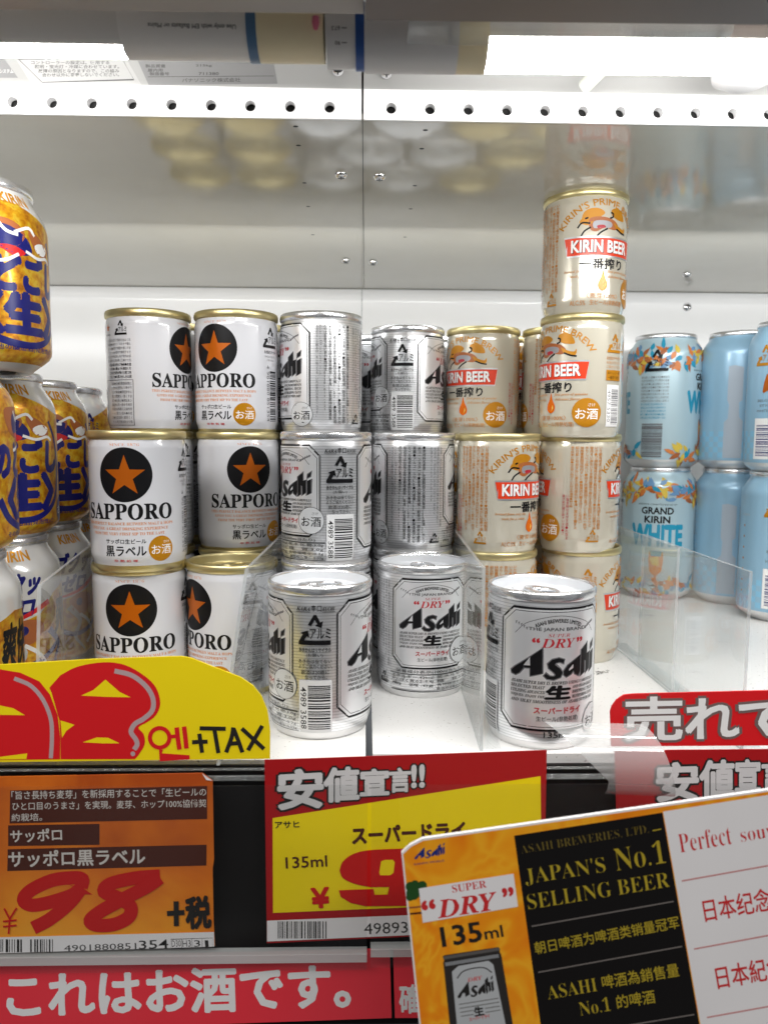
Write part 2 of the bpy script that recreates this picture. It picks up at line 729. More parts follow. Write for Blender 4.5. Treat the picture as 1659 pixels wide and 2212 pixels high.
ramp_mat('gold_foil', [(0.30, '#9C5A06'), (0.42, '#C4800A'), (0.54, '#D6A016'), (0.64, '#DCBA36'), (0.76, '#C88C0E')], 240, 0.32, 0.45, 12, 0.3, 0.3)
mat('neck_white', (0.70, 0.70, 0.69), 0.2, 0.25, 0.8)
mat('pale_blue_can', (0.46, 0.61, 0.67), 0.28, 0.2, 0.3)
mat('sky_blue_can', (0.29, 0.49, 0.65), 0.28, 0.15, 0.3)
mat('leaf_orange', '#CC7838', 0.4)
mat('leaf_yellow', '#D4B848', 0.4)
mat('leaf_blue', '#6690B8', 0.4)
mat('leaf_brown', '#A05A2C', 0.4)
mat('castle_grey', '#A8B4C0', 0.5)

MATS['cream_enamel'].node_tree.nodes['Principled BSDF'].inputs['Coat IOR'].default_value = 1.75
#@@STRUCTURE
XL, XR = -900, 900
WALL_Y = 790
LIP_Y = 387
ZF = U(830, 258, LIP_Y)[2]
ZB = U(830, 629, WALL_Y)[2]


def zceil(y):
    return ZF + (ZB - ZF) * (y - LIP_Y) / (WALL_Y - LIP_Y)


mat('shelf_white', (0.82, 0.82, 0.81), 0.32, 0, 0, 0.05, 30, 0.5, 0.1)
_t = MATS['shelf_white'].node_tree
_b = _t.nodes['Principled BSDF']
_co = _t.nodes.new('ShaderNodeTexCoord')
_n1 = _t.nodes.new('ShaderNodeTexNoise')
_n1.inputs['Scale'].default_value = 700
_n1.inputs['Detail'].default_value = 6
_r1 = _t.nodes.new('ShaderNodeValToRGB')
_r1.color_ramp.elements[0].position, _r1.color_ramp.elements[0].color = 0.66, (0.82, 0.82, 0.81, 1)
_r1.color_ramp.elements[1].position, _r1.color_ramp.elements[1].color = 0.72, (0.28, 0.26, 0.23, 1)
_t.links.new(_co.outputs['Object'], _n1.inputs['Vector'])
_t.links.new(_n1.outputs['Fac'], _r1.inputs['Fac'])
_t.links.new(_r1.outputs['Color'], _b.inputs['Base Color'])
mat('wall_white', (0.86, 0.86, 0.85), 0.16, 0, 0, 0.02, 12, 0.5, 0.04)
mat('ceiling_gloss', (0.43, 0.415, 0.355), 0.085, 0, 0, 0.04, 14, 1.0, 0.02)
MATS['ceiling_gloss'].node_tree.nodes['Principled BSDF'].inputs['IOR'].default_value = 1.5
mat('strip_white', (0.90, 0.90, 0.91), 0.25)
mat('dark_void', (0.004, 0.004, 0.004), 0.7)
mat('grey_plastic', (0.36, 0.33, 0.30), 0.4)
mat('fascia_brown', (0.16, 0.13, 0.115), 0.45)
mat('canopy_white', (0.46, 0.46, 0.45), 0.3)
mat('chrome', (0.75, 0.75, 0.76), 0.12, 1.0)

SEAM = -2.0
b = MB()
b.box((XL, 344, -6), (0.6, WALL_Y, 0), 'shelf_white')
tag(b.build('shelf'), kind='structure')
b = MB()
b.box((4.0, 349, -5.5), (XR, WALL_Y, 0.4), 'shelf_white')
tag(b.build('shelf'), kind='structure')
b = MB()
b.box((XL, WALL_Y, -10), (SEAM - 2.4, WALL_Y + 8, ZB + 20), 'wall_white')
zj = U(170, 746, WALL_Y)[2]
b.box((XL, WALL_Y - 1.6, -5), (SEAM - 2.4, WALL_Y - 0.002, zj), 'wall_white')
for x0, x1 in ((XL, SEAM - 2.4),):
    pass
tag(b.build('back_wall'), kind='structure')
b = MB()
b.box((SEAM - 1.9, WALL_Y, -10), (XR, WALL_Y + 8, ZB + 20), 'wall_white')
tag(b.build('back_wall'), kind='structure')
# rounded cove where the wall meets the ceiling
for x0, x1 in ((XL, SEAM - 2.4), (SEAM - 1.9, XR)):
    b = MB()
    R_ = 11
    vs, ns, fs = [], [], []
    K = 10
    for k in range(K + 1):
        a = math.pi / 2 * k / K
        y = WALL_Y - 0.01 - R_ + R_ * math.sin(a)
        z = ZB - 0.3 - R_ + R_ * math.cos(a)
        for x in (x0, x1):
            vs.append((x, y, z))
            ns.append((0, -math.sin(a), -math.cos(a)))
    for k in range(K):
        fs.append((2 * k + 1, 2 * k, 2 * k + 2, 2 * k + 3))
    b.add(vs, fs, 'wall_white', ns, True)
    tag(b.build('wall_cove'), kind='structure')
# glossy underside of the shelf above, two bays
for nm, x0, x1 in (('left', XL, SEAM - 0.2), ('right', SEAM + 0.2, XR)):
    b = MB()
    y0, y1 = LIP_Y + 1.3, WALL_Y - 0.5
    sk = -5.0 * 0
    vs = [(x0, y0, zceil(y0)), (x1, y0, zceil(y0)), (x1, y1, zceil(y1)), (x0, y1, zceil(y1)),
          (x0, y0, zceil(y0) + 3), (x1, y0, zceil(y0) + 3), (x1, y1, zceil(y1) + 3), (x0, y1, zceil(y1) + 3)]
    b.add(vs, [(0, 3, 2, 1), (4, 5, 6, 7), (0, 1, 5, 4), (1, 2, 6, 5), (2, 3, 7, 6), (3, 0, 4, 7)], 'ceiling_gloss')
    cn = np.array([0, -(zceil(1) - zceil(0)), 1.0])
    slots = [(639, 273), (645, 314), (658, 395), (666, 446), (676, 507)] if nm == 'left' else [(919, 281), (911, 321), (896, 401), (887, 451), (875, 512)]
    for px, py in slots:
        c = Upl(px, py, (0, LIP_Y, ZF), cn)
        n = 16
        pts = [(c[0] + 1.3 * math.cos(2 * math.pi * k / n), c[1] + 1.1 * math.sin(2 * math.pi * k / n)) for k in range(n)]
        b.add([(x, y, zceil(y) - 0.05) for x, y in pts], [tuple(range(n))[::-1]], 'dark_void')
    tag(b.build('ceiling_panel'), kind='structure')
b = MB()
b.box((XL, LIP_Y + 4, ZF + 26), (XR, WALL_Y + 8, ZF + 30), 'dark_void')
b.box((SEAM - 3, LIP_Y + 2, ZF + 3.2), (SEAM + 3, WALL_Y - 30, ZF + 4), 'dark_void')  # black strip added above the seam gap, keeps light from leaking through
tag(b.build('shelf_core'), kind='structure')

# ---- perforated air outlet strips: plates with real round holes
ZS0, ZS1 = ZF - 0.2, U(830, 193, LIP_Y)[2]


def perforated(x0, x1, holes, zc, rh, label):
    b = MB()
    y0, y1 = LIP_Y, LIP_Y + 1.2
    xs = [x0]
    for a, c in zip(holes[:-1], holes[1:]):
        xs.append((a + c) / 2)
    xs.append(x1)
    for i, h in enumerate(holes):
        a, c = xs[i], xs[i + 1]
        n = 32
        inner, outer = [], []
        for k in range(n):
            t = 2 * math.pi * k / n + math.pi / n
            dx, dz = math.cos(t), math.sin(t)
            inner.append((h + rh * dx, zc + rh * dz))
            s = min((c - h) / dx if dx > 1e-9 else 1e9, (a - h) / dx if dx < -1e-9 else 1e9,
                    (ZS1 - zc) / dz if dz > 1e-9 else 1e9, (ZS0 - zc) / dz if dz < -1e-9 else 1e9)
            outer.append((h + s * dx, zc + s * dz))
        # square the corners
        corners = [(c, ZS1), (a, ZS1), (a, ZS0), (c, ZS0)]
        for cr in corners:
            j = min(range(n), key=lambda q: (outer[q][0] - cr[0]) ** 2 + (outer[q][1] - cr[1]) ** 2)
            outer[j] = cr
        vs = [(p[0], y0, p[1]) for p in inner] + [(p[0], y0, p[1]) for p in outer] + [(p[0], y1 + 3, p[1]) for p in inner]
        fs = []
        for k in range(n):
            j = (k + 1) % n
            fs += [(k, j, n + j, n + k), (j, k, 2 * n + k, 2 * n + j)]
        b.add(vs, fs, 'strip_white')
    b.add([(x0, y0, ZS0), (x1, y0, ZS0), (x1, y1 + 0.05, ZS0), (x0, y1 + 0.05, ZS0)], [(0, 3, 2, 1)], 'strip_white')
    b.add([(x0, y0, ZS1), (x1, y0, ZS1), (x1, y1 + 4, ZS1), (x0, y1 + 4, ZS1)], [(0, 1, 2, 3)], 'strip_white')
    b.box((x0, y1 + 4, ZS0 + 1), (x1, y1 + 5, ZS1 - 0.1), 'dark_void')
    for x in (x0, x1):
        s = 1 if x == x0 else -1
        b.add([(x, y0, ZS0), (x, y0, ZS1), (x, y1 + 4, ZS1), (x, y1 + 4, ZS0)], [(0, 3, 2, 1) if s < 0 else (0, 1, 2, 3)], 'strip_white')
    o = b.build('perforated_strip')
    return tag(o, label, 'air vent', 'perforated white strips under the lamps')


hl = [U(x, 224, LIP_Y)[0] for x in (28, 113, 199, 285, 371, 456, 541, 627, 712)]
hl = [hl[0] - 19.9 * k for k in range(18, 0, -1)] + hl
hr = [U(x, 242, LIP_Y)[0] for x in (845, 929, 1012, 1095, 1177, 1259, 1340, 1421, 1502, 1582, 1660)]
hr = hr + [hr[-1] + 19.2 * k for k in range(1, 19)]
zc = (U(400, 225, LIP_Y)[2] + U(1250, 242, LIP_Y)[2]) / 2
perforated(hl[0] - 15, SEAM - 0.5, hl, zc, 2.5, 'white perforated metal strip with nine round holes, left of the seam')
perforated(SEAM + 0.5, hr[-1] + 15, hr, zc, 2.5, 'white perforated metal strip with round holes, right of the seam')

# ---- sloped white canopy behind the lamps, with stickers
CA = np.array([0, LIP_Y + 2.5, ZS1 + 0.0])
CN = np.array([0, -1, -1]) / math.sqrt(2)
for x0, x1 in ((XL, SEAM - 0.5), (SEAM + 0.5, XR)):
    b = MB()
    L_ = 62
    vs = [(x0, CA[1], CA[2]), (x1, CA[1], CA[2]), (x1, CA[1] - L_, CA[2] + L_), (x0, CA[1] - L_, CA[2] + L_)]
    vs += [(x, y + 2, z + 2) for x, y, z in vs]
    b.add(vs, [(0, 1, 2, 3), (7, 6, 5, 4), (0, 3, 7, 4), (1, 5, 6, 2), (3, 2, 6, 7), (0, 4, 5, 1)], 'canopy_white')
    tag(b.build('canopy'), kind='structure')


def on_canopy(px, py, lift):
    return Upl(px, py, CA + CN * lift, CN)


mat('sticker_white', (0.55, 0.55, 0.54), 0.4)
mat('sticker_grey', (0.30, 0.30, 0.30), 0.4)
mat('faint_ink', (0.12, 0.12, 0.12), 0.5)


def sticker(name, outline, base, art, label, cat='sticker', th=0.15):
    b = MB()
    pts = [on_canopy(x, y, th) for x, y in outline]
    bk = [on_canopy(x, y, 0.02) for x, y in outline]
    n = len(pts)
    b.add(pts, fix_wind(pts, [tuple(range(n))]), base)
    side = [(i, (i + 1) % n, n + (i + 1) % n, n + i) for i in range(n)]
    b.add(pts + bk, side, base)
    art.on_plane(b, on_canopy, th + 0.05)
    return tag(b.build(name), label, cat)


def qt(a, s, x0, y0, x1, y1, h, mt, bold=0.0, shear=0.0):
    """card text: baseline (x0,y0)-(x1,y1) in picture units, height h upward"""
    dx, dy = x1 - x0, y1 - y0
    L = math.hypot(dx, dy)
    return a.text(s, (x0, y0), (x1, y1), (x0 + dy / L * h, y0 - dx / L * h), mt, bold, shear)


a = Art()
a.stroke([(40, 127), (265, 127), (290, 172), (92, 178)], 1.6, 'faint_ink', closed=True)
qt(a, 'コントローラーの設定は、使用する', 68, 139, 237, 139, 8, 'faint_ink', 0.01)
qt(a, '照明・蛍光灯・冷媒に合わせています。', 76, 148, 258, 148, 8, 'faint_ink', 0.01)
qt(a, '故障の原因となりますので、この組み', 84, 157, 258, 157, 8, 'faint_ink', 0.01)
qt(a, '合わせ以外に変更しないでください。', 92, 166, 258, 165, 8, 'faint_ink', 0.01)
sticker('notice_sticker', [(30, 119), (270, 121), (306, 183), (72, 186)], 'sticker_white', a, 'small white notice sticker with black Japanese lines in a frame above the vent strip')
a = Art()
qt(a, '製品質量', 315, 146, 358, 146, 7, 'faint_ink', 0.02)
qt(a, '215kg', 424, 145, 458, 145, 6, 'faint_ink', 0.02)
qt(a, '屋内用', 320, 155, 352, 155, 7, 'faint_ink', 0.02)
qt(a, '製造番号', 324, 163, 366, 163, 7, 'faint_ink', 0.02)
qt(a, '711380', 430, 162, 473, 162, 6, 'faint_ink', 0.02)
a.stroke([(320, 166), (592, 164)], 1.2, 'faint_ink')
qt(a, 'パナソニック株式会社', 394, 178, 520, 177, 9, 'faint_ink', 0.01)
sticker('rating_plate', [(296, 126), (590, 128), (600, 181), (322, 184)], 'sticker_grey', a, 'grey rating plate reading 215kg beside the white notice sticker')
a = Art()
qt(a, 'システム', 0, 158, 30, 158, 8, 'white_ink', 0.01)
sticker('notice_sticker', [(-30, 117), (4, 118), (40, 168), (-20, 168)], 'sticker_grey', a, 'dark grey sticker cut off by the left edge above the vent strip')

# ---- lamps
TY = 296
RT = 296 / 350
mat('tube_shell', (0.74, 0.72, 0.69), 0.35)
mat('sleeve_white', (0.82, 0.80, 0.77), 0.35)
mat('beige_cap', (0.84, 0.73, 0.48), 0.4)
mat('blue_band', '#1D4F9A', 0.4)
mat('steel_blue_band', '#4E7296', 0.4)
mat('holder_grey', (0.72, 0.71, 0.70), 0.4)
mat('led_red', '#D8708A', 0.3)
glow = bpy.data.materials.new('lamp_glow')
glow.use_nodes = True
_e = glow.node_tree.nodes['Principled BSDF']
_e.inputs['Base Color'].default_value = (0.8, 0.8, 0.8, 1)
_e.inputs['Emission Color'].default_value = (1.0, 0.985, 0.96, 1)
_e.inputs['Emission Strength'].default_value = TUBE_POWER
MATS['lamp_glow'] = glow


def lamp(x_lit, x_sl, axis_y, emit_span, label, extra):
    r = empty('tube_lamp', U(x_sl[0], axis_y(x_sl[0]), TY))
    tag(r, label, 'lamp', 'tube lamps under the canopy')
    org = U(x_sl[0], axis_y(x_sl[0]), TY)

    def P(x):
        return U(x, axis_y(x), TY) - org
    b = MB()
    b.cyl(P(x_lit[0]), P(x_lit[1]), 12.4 * RT, 12.4 * RT, 'tube_shell', 40, True, None if False else (emit_span[1], emit_span[0] + 2 * math.pi))
    b.build('housing', r)
    b = MB()
    b.cyl(P(x_lit[0]), P(x_lit[1]), 12.5 * RT, 12.5 * RT, 'lamp_glow', 30, False, emit_span)
    b.build('diffuser', r)
    for nm, xa, xb, rad, mt in extra:
        b = MB()
        b.cyl(P(xa), P(xb), rad * RT, rad * RT, mt, 40)
        o = b.build(nm, r)
    return r, org, P


# angle 0 = -Y.. see cyl(): e1 = d x up points to -Y for d = +X, e2 = up
def down_span(c, h):
    return (math.radians(c - h), math.radians(c + h))


r1, o1, P1 = lamp((-1500, 272), (272, 545), lambda x: 50 + 0.016 * x, down_span(-126, 64),
                  'left tube lamp with opaque sleeve printed upside down and beige end cap',
                  [('sleeve', 272, 541, 13.0, 'sleeve_white'), ('band', 540, 561, 13.7, 'steel_blue_band'), ('end_cap', 561, 701, 13.5, 'beige_cap')])
a = Art()
a.text('Use only with EM Ballasts or Mains', (510, 50), (320, 46), (510, 63), 'faint_ink', 0.02)
b = MB()


def on_tube(px, py, lift):
    ax = U(px, 50 + 0.016 * px, TY)
    rr = ray(px, py)
    # nearest hit of the ray with the cylinder of radius 13
    e = EYEP - ax
    d = rr.copy()
    d[0] = 0
    e[0] = 0
    A_, B_, C_ = d @ d, 2 * (e @ d), e @ e - (13.0 * RT + lift) ** 2
    dis = max(0, B_ * B_ - 4 * A_ * C_)
    t = (-B_ - math.sqrt(dis)) / (2 * A_)
    return EYEP + rr * t - o1


a.on_plane(b, on_tube, 0.1)
_sl = [c for c in r1.children if c.name.startswith('sleeve')][0]
b.build('lettering', _sl)
b = MB()
c = U(682, 50, TY - 11.8) - o1
b.lathe([(0.01, -2.4), (0.8, -1.9), (1.3, 0), (1.2, 2), (0.01, 2.6)], 'led_red', 20, tuple(c))
b.build('indicator', r1)

r2, o2, P2 = lamp((1046, 3200), (785, 985), lambda x: 84 + 0.010 * (x - 785), down_span(-105, 85),
                  'right tube lamp with glowing white tube and yellowed end cap',
                  [('sleeve', 787, 985, 13.2, 'holder_grey'), ('end_cap', 985, 1048, 13.1, 'beige_cap')])
rh = empty('lamp_holder', U(735, 88, TY))
tag(rh, 'grey lamp holder with angle numbers and blue ring between the two tubes', 'lamp holder')
oh = U(735, 88, TY)
b = MB()
b.cyl(U(706, 78, TY) - oh, U(769, 78, TY) - oh, 12.6 * RT, 12.6 * RT, 'holder_grey', 40)
hb = b.build('housing', rh)
b = MB()
b.cyl(U(768, 80, TY) - oh, U(788, 80, TY) - oh, 13.0 * RT, 13.0 * RT, 'blue_band', 40)
b.build('band', rh)
a = Art()
a.text('67.5', (734, 56), (716, 56), (734, 65), 'black_ink', 0.01)
a.stroke([(738, 60), (749, 60)], 2, 'black_ink')
a.text('90', (735, 88), (724, 88), (735, 97), 'black_ink', 0.01)
a.stroke([(738, 92), (749, 92)], 2, 'black_ink')
b = MB()
a.on_plane(b, lambda x, y, l: U(x, y, TY - 12.75 - l) - oh if False else EYEP + ray(x, y) * ((TY - 13.2 * RT - l) / ray(x, y)[1]) - oh, 0.1)
b.build('lettering', hb)

# ---- front fascia at the very top
b = MB()
p0, p1 = U(-900, 8, 266), U(786, 30, 266)
b.add([(p0[0], 235, p0[2]), (p1[0], 235, p1[2]), (p1[0], 266, p1[2]), (p0[0], 266, p0[2]), (p0[0], 235, p0[2] + 60), (p1[0], 235, p1[2] + 60), (p1[0], 266, p1[2] + 60), (p0[0], 266, p0[2] + 60)],
      [(0, 3, 2, 1), (4, 5, 6, 7), (0, 1, 5, 4), (1, 2, 6, 5), (2, 3, 7, 6), (3, 0, 4, 7)], 'grey_plastic')
tag(b.build('fascia'), 'grey brown fascia board above the left lamp, out of focus', 'fascia')
b = MB()
p0, p1 = U(790, 44, 265), U(2600, 64, 265)
b.add([(p0[0], 235, p0[2]), (p1[0], 235, p1[2]), (p1[0], 265, p1[2]), (p0[0], 265, p0[2]), (p0[0], 235, p0[2] + 60), (p1[0], 235, p1[2] + 60), (p1[0], 265, p1[2] + 60), (p0[0], 265, p0[2] + 60)],
      [(0, 3, 2, 1), (4, 5, 6, 7), (0, 1, 5, 4), (1, 2, 6, 5), (2, 3, 7, 6), (3, 0, 4, 7)], 'fascia_brown')
tag(b.build('fascia'), 'dark brown fascia board above the right lamp, out of focus', 'fascia')
clear_mat('clear_plastic', (0.90, 0.92, 0.92), 0.05, 0.10)
b = MB()
p0, p1 = U(880, 73, 276), U(1560, 82, 276)
b.box((p0[0], 268, p0[2] - 1.5), (p1[0], 280, p0[2] + 1.5), 'clear_plastic')
tag(b.build('light_strip'), 'clear plastic strip hanging under the right fascia board', 'plastic strip')
# frosted rod and clip hanging by the right lamp
mat('frosted', (0.74, 0.77, 0.70), 0.35)
b = MB()
b.cyl(U(1300, 150, 362), U(1262, 187, 372), 3.0, 3.4, 'frosted', 16)
tag(b.build('plastic_rod'), 'frosted plastic rod poking out below the right lamp', 'plastic rod')
b = MB()
c = U(1610, 158, 356)
b.lathe([(0.01, -5.5), (9, -5), (14, -2), (15, 2), (13, 5), (0.01, 6)], 'strip_white', 32, tuple(c))
tag(b.build('lamp_clip'), 'white rounded clip under the bright right lamp', 'lamp clip')


# ---- screws
def screw(p, n, r, label):
    o = MB()
    o.lathe([(r * 1.0, 0), (r * 0.98, r * 0.25), (r * 0.75, r * 0.55), (r * 0.3, r * 0.68), (0.01, r * 0.7)], 'chrome', 24)
    for q in ((1, 0), (0, 1)):
        sx, sy = r * (0.5 if q[0] else 0.1), r * (0.5 if q[1] else 0.1)
        o.box((-sx, -sy, r * 0.60), (sx, sy, r * (0.715 if q[0] else 0.72)), 'dark_void')
    ob = o.build('screw')
    ob.location = tuple(c * MM for c in p)
    ob.rotation_euler = Vector(n).to_track_quat('Z', 'Y').to_euler()
    tag(ob, label, 'screw', 'chrome screws in the white panels')


cnv = (0, (zceil(1) - zceil(0)), -1)
cn = np.array([0, -(zceil(1) - zceil(0)), 1.0])
for px, py, lb in ((737, 376, 'bright domed screw left of the ceiling seam, nearer the vent strip'), (820, 380, 'bright domed screw right of the ceiling seam, nearer the vent strip'),
                   (747, 562, 'small domed screw left of the ceiling seam, nearer the back wall'), (806, 566, 'small domed screw right of the ceiling seam, nearer the back wall'),
                   (1483, 592, 'screw in the ceiling panel above the blue cans')):
    screw(Upl(px, py, (0, LIP_Y, ZF), cn), cnv, 3.6, lb)
screw(U(1483, 663, WALL_Y - 0.1), (0, -1, 0), 4.4, 'screw in the back wall right above the patterned blue cans')
for px, py, lb in ((730, 150, 'screw in the canopy left of the seam, under the lamp holder'), (835, 156, 'screw in the canopy right of the seam, under the lamp')):
    screw(on_canopy(px, py, 0.0), CN, 3.0, lb)

#@@CANS
RB = 26.3


def arc_pts(cx, cz, r, a0, a1, n):
    return [(cx + r * math.cos(math.radians(a0 + (a1 - a0) * k / n)), cz + r * math.sin(math.radians(a0 + (a1 - a0) * k / n))) for k in range(n + 1)]


BODY = [(20.5, 2.2), (21.5, 0.6), (22.8, 0.0), (23.8, 0.5), (24.45, 2.1), (24.9, 4.2), (25.6, 6.6), (26.15, 8.4), (26.3, 10.0), (26.3, 12), (26.3, 67.0), (26.2, 68.6), (25.85, 70.4), (25.5, 71.6), (25.4, 72.6)]
SIDE = [(r, z) for r, z in BODY if z >= 0.8 and r > 23]
LID = [(25.2, 71.8), (25.9, 72.2), (26.5, 73.0), (26.65, 74.2), (26.6, 75.6), (26.2, 76.6), (25.6, 77.0), (25.0, 76.7), (24.6, 75.9), (24.3, 74.6), (24.0, 72.4), (23.5, 70.8), (22.9, 70.4), (22.3, 70.8), (21.9, 71.8), (21.3, 72.0), (0.01, 72.0)]
PITCH = 74.5


def make_tab(mt, parent, zt, s=1.0):
    b = MB()
    n = 36

    def ell(cx, cy, rx, ry, z):
        return [(cx + rx * s * math.cos(2 * math.pi * k / n), cy * s + ry * s * math.sin(2 * math.pi * k / n), z) for k in range(n)]
    ou, ou2 = ell(0, 0, 7.4, 11.6, zt + 0.5), ell(0, 0, 7.0, 11.2, zt + 1.7)
    inn, in2 = ell(0, 4.4, 4.2, 4.4, zt + 1.7), ell(0, 4.4, 4.5, 4.7, zt + 0.5)
    rings = [ou, ou2, inn, in2]
    vs = sum(rings, [])
    fs = []
    for i in range(3):
        for k in range(n):
            j = (k + 1) % n
            fs.append((i * n + k, i * n + j, (i + 1) * n + j, (i + 1) * n + k))
    for k in range(n):
        j = (k + 1) % n
        fs.append((3 * n + k, 3 * n + j, j, k))
    b.add(vs, fs, mt, None, True)
    b.lathe([(0.01 + 3.0 * s, zt + 0.1), (3.0 * s, zt + 2.0), (2.2 * s, zt + 2.5), (0.01, zt + 2.6)], mt, 20, (0, -3.8 * s, 0))
    b.build('pull_tab', parent)


def small_can(art, body_mt, rim_mt, top_mt, foot_mt, extra=None):
    root = empty('beer_can')
    b = MB()
    b.lathe(BODY[:6], foot_mt, 96)
    b.lathe(BODY[5:], body_mt, 96)
    b.lathe([(0.01, 5.5), (10, 5.0), (17, 3.6), (20.5, 2.2)][::-1][::-1], foot_mt, 48)
    art.on_can(b, SIDE, 1.9)
    b.build('body', root)
    b = MB()
    b.lathe(LID[:9], rim_mt, 96)
    b.lathe(LID[8:], top_mt, 64)
    # score line of the opening
    n = 28
    ring_ = []
    for q in (8.2, 7.7):
        ring_ += [(q * math.sin(2 * math.pi * k / n), -11 + q * math.cos(2 * math.pi * k / n), 72.06) for k in range(n)]
    b.add(ring_, [(k, (k + 1) % n, n + (k + 1) % n, n + k) for k in range(n)], rim_mt)
    lid = b.build('lid', root)
    make_tab(rim_mt, lid, 72.0)
    return root


rn = random.Random(3)
# star can -----------------------------------------------------------------
KJ = '酒類製造所固有記号原材料名麦芽外国国内製造又はホップ米コーンスターチ内容量賞味期限年月缶底表示販売者東京都渋谷区恵比寿開栓前凍飲酒妊娠胎児影響与発育悪'
HK = 'のはをにがでとしますないくださいおそれあります'


def jp(n, rnd):
    s = ''
    while len(s) < n:
        s += rnd.choice(KJ) if rnd.random() < 0.6 else rnd.choice(HK)
        if rnd.random() < 0.06:
            s += '●'
    return s[:n]


a = Art()
a.tb(serif('SINCE 1876'), -8, 68.6, 8, 70.2, 'orange_ink', -0.02)
a.disc(0, 53.4, 14.6, 'black_ink', None, 56)
a.star(0, 52.6, 11.4, 'star_gold', 0.40)
a.tb(serif('SAPPORO'), -25.5, 29.4, 25.5, 38.0, 'black_ink', 0.012)
a.tb(serif('THIS PERFECT BALANCE BETWEEN MALT & HOPS'), -26, 26.4, 26, 28.0, 'orange_ink', 0.0)
a.tb(serif('GIVES YOU A GREAT DRINKING EXPERIENCE'), -23, 23.7, 23, 25.3, 'orange_ink', 0.0)
a.tb(serif('FROM THE VERY FIRST SIP TO THE LAST.'), -21, 21.0, 21, 22.6, 'orange_ink', 0.0)
a.tb('サッポロ生ビール', -11.5, 16.4, 10.5, 19.0, 'black_ink', 0.018)
a.tb('黒ラベル', -11.5, 9.6, 10.5, 15.2, 'black_ink', 0.022)
a.tb('非 熱 処 理', -7, 6.4, 6, 7.8, 'red_ink', 0.01)
a.disc(18.6, 13.2, 7.0, 'amber_ink')
a.tb('お酒', 13.2, 10.2, 24.4, 15.4, 'white_ink', 0.004)
a.tb('さけ', 20, 16.2, 23.4, 17.6, 'white_ink')
a.recycle(38, 60.5, 13.2, 'black_ink')
a.tb('あき缶はリサイクル', 32.5, 51.2, 44, 53.2, 'black_ink', 0.012)
a.tb('あき缶はすてないように', 33, 48.6, 44, 50.0, 'grey_ink')
a.tb('ご協力ください', 34.5, 46.6, 42.5, 48.0, 'grey_ink')
a.text('4 901880 851354', (34.4, 44), (34.4, 9), (36.6, 44), 'grey_ink', 0.004)
a.barcode(37.2, 9, 44, 41, 'black_ink', 30, rn, True)
a.star(-57, 65.5, 2.6, 'star_gold')
a.tb(serif('SAPPORO'), -60, 60.8, -54, 61.8, 'black_ink')
a.recycle(-45, 64.8, 9.2, 'black_ink')
a.lines([jp(15, rn) for _ in range(6)], -58, -38, 58.6, 1.75, 2.45, 'grey_ink')
a.lines([jp(13, rn) for _ in range(4)], -56, -38, 43.8, 1.75, 2.45, 'black_ink', 0.01)
a.lines([jp(11, rn) for _ in range(10)], -54, -38, 32.4, 1.85, 2.6, 'grey_ink', 0.004)
a.stroke([(-60, 6), (-37, 6), (-37, 33.6), (-60, 33.6)], 0.25, 'black_ink', closed=True)
star_can = small_can(a, 'white_enamel', 'gold_rim', 'gold_rim', 'gold_rim')


# silver can -----------------------------------------------------------------
def logo(a, T, mt, line=None):
    """the slanted heavy brand lettering; T maps the design square (0..100 x 0..52) to the surface"""
    A_ = [(33, 52), (33.5, 11), (21, 5.5), (21, 18.5), (14.5, 18), (10, 9), (5.5, 4.5), (1, 6.5), (0.5, 11.5), (4.5, 17.5), (16, 31)]
    S_ = [(56, 33.5), (55, 27.5), (51, 30), (47, 28.5), (46, 25.5), (52, 18.5), (54.5, 12), (52, 5), (45, 1), (38, 2.5), (34.8, 7.5), (37, 11.5), (41, 7), (45, 6.5), (47, 9), (45, 13), (39.5, 20), (38.5, 27), (43, 34), (50, 36.5)]
    A2 = [(76, 39), (76, 12), (73.5, 5), (68.5, 9), (67, 14.5), (64, 9), (58.5, 5), (55.5, 9), (55.5, 15), (60, 24), (67.5, 31)]
    H_ = [(86, 56), (86, 38), (91, 40.5), (91, 13), (85, 6), (84.5, 26), (82.5, 28), (82.5, 8.5), (76.8, 3), (76.8, 46)]
    I_ = [(98.8, 42), (98.8, 12), (92.6, 6.5), (92.6, 37)]
    I2 = [(99.5, 58), (98, 48), (92.8, 44), (93.6, 52)]
    for s in (A_, S_, A2, H_, I_, I2):
        if line:
            c = np.mean(np.array(s), 0)
            a.stroke([T(*p) for p in s], line[1], line[0], closed=True)
    for s in (A_, S_, A2, H_, I_, I2):
        a.poly([T(*p) for p in s], mt)
    if line:
        for h in ([(20.5, 36.5), (20.8, 22.5), (14, 22)], [(66.5, 25), (66.5, 18.5), (61.5, 14.5), (61.5, 17.5)]):
            a.poly([T(*p) for p in h], line[2])


def wheat(a, x, y, d, mt):
    for k in range(5):
        t = k / 4
        cx, cy = x + d * 5.2 * t, y + 3.2 * t - 0.8 * t * t
        a.poly([(cx - 0.9, cy - 0.6), (cx + d * 0.3, cy + 0.9), (cx + d * 1.3, cy + 0.6), (cx + d * 0.6, cy - 0.5)], mt)


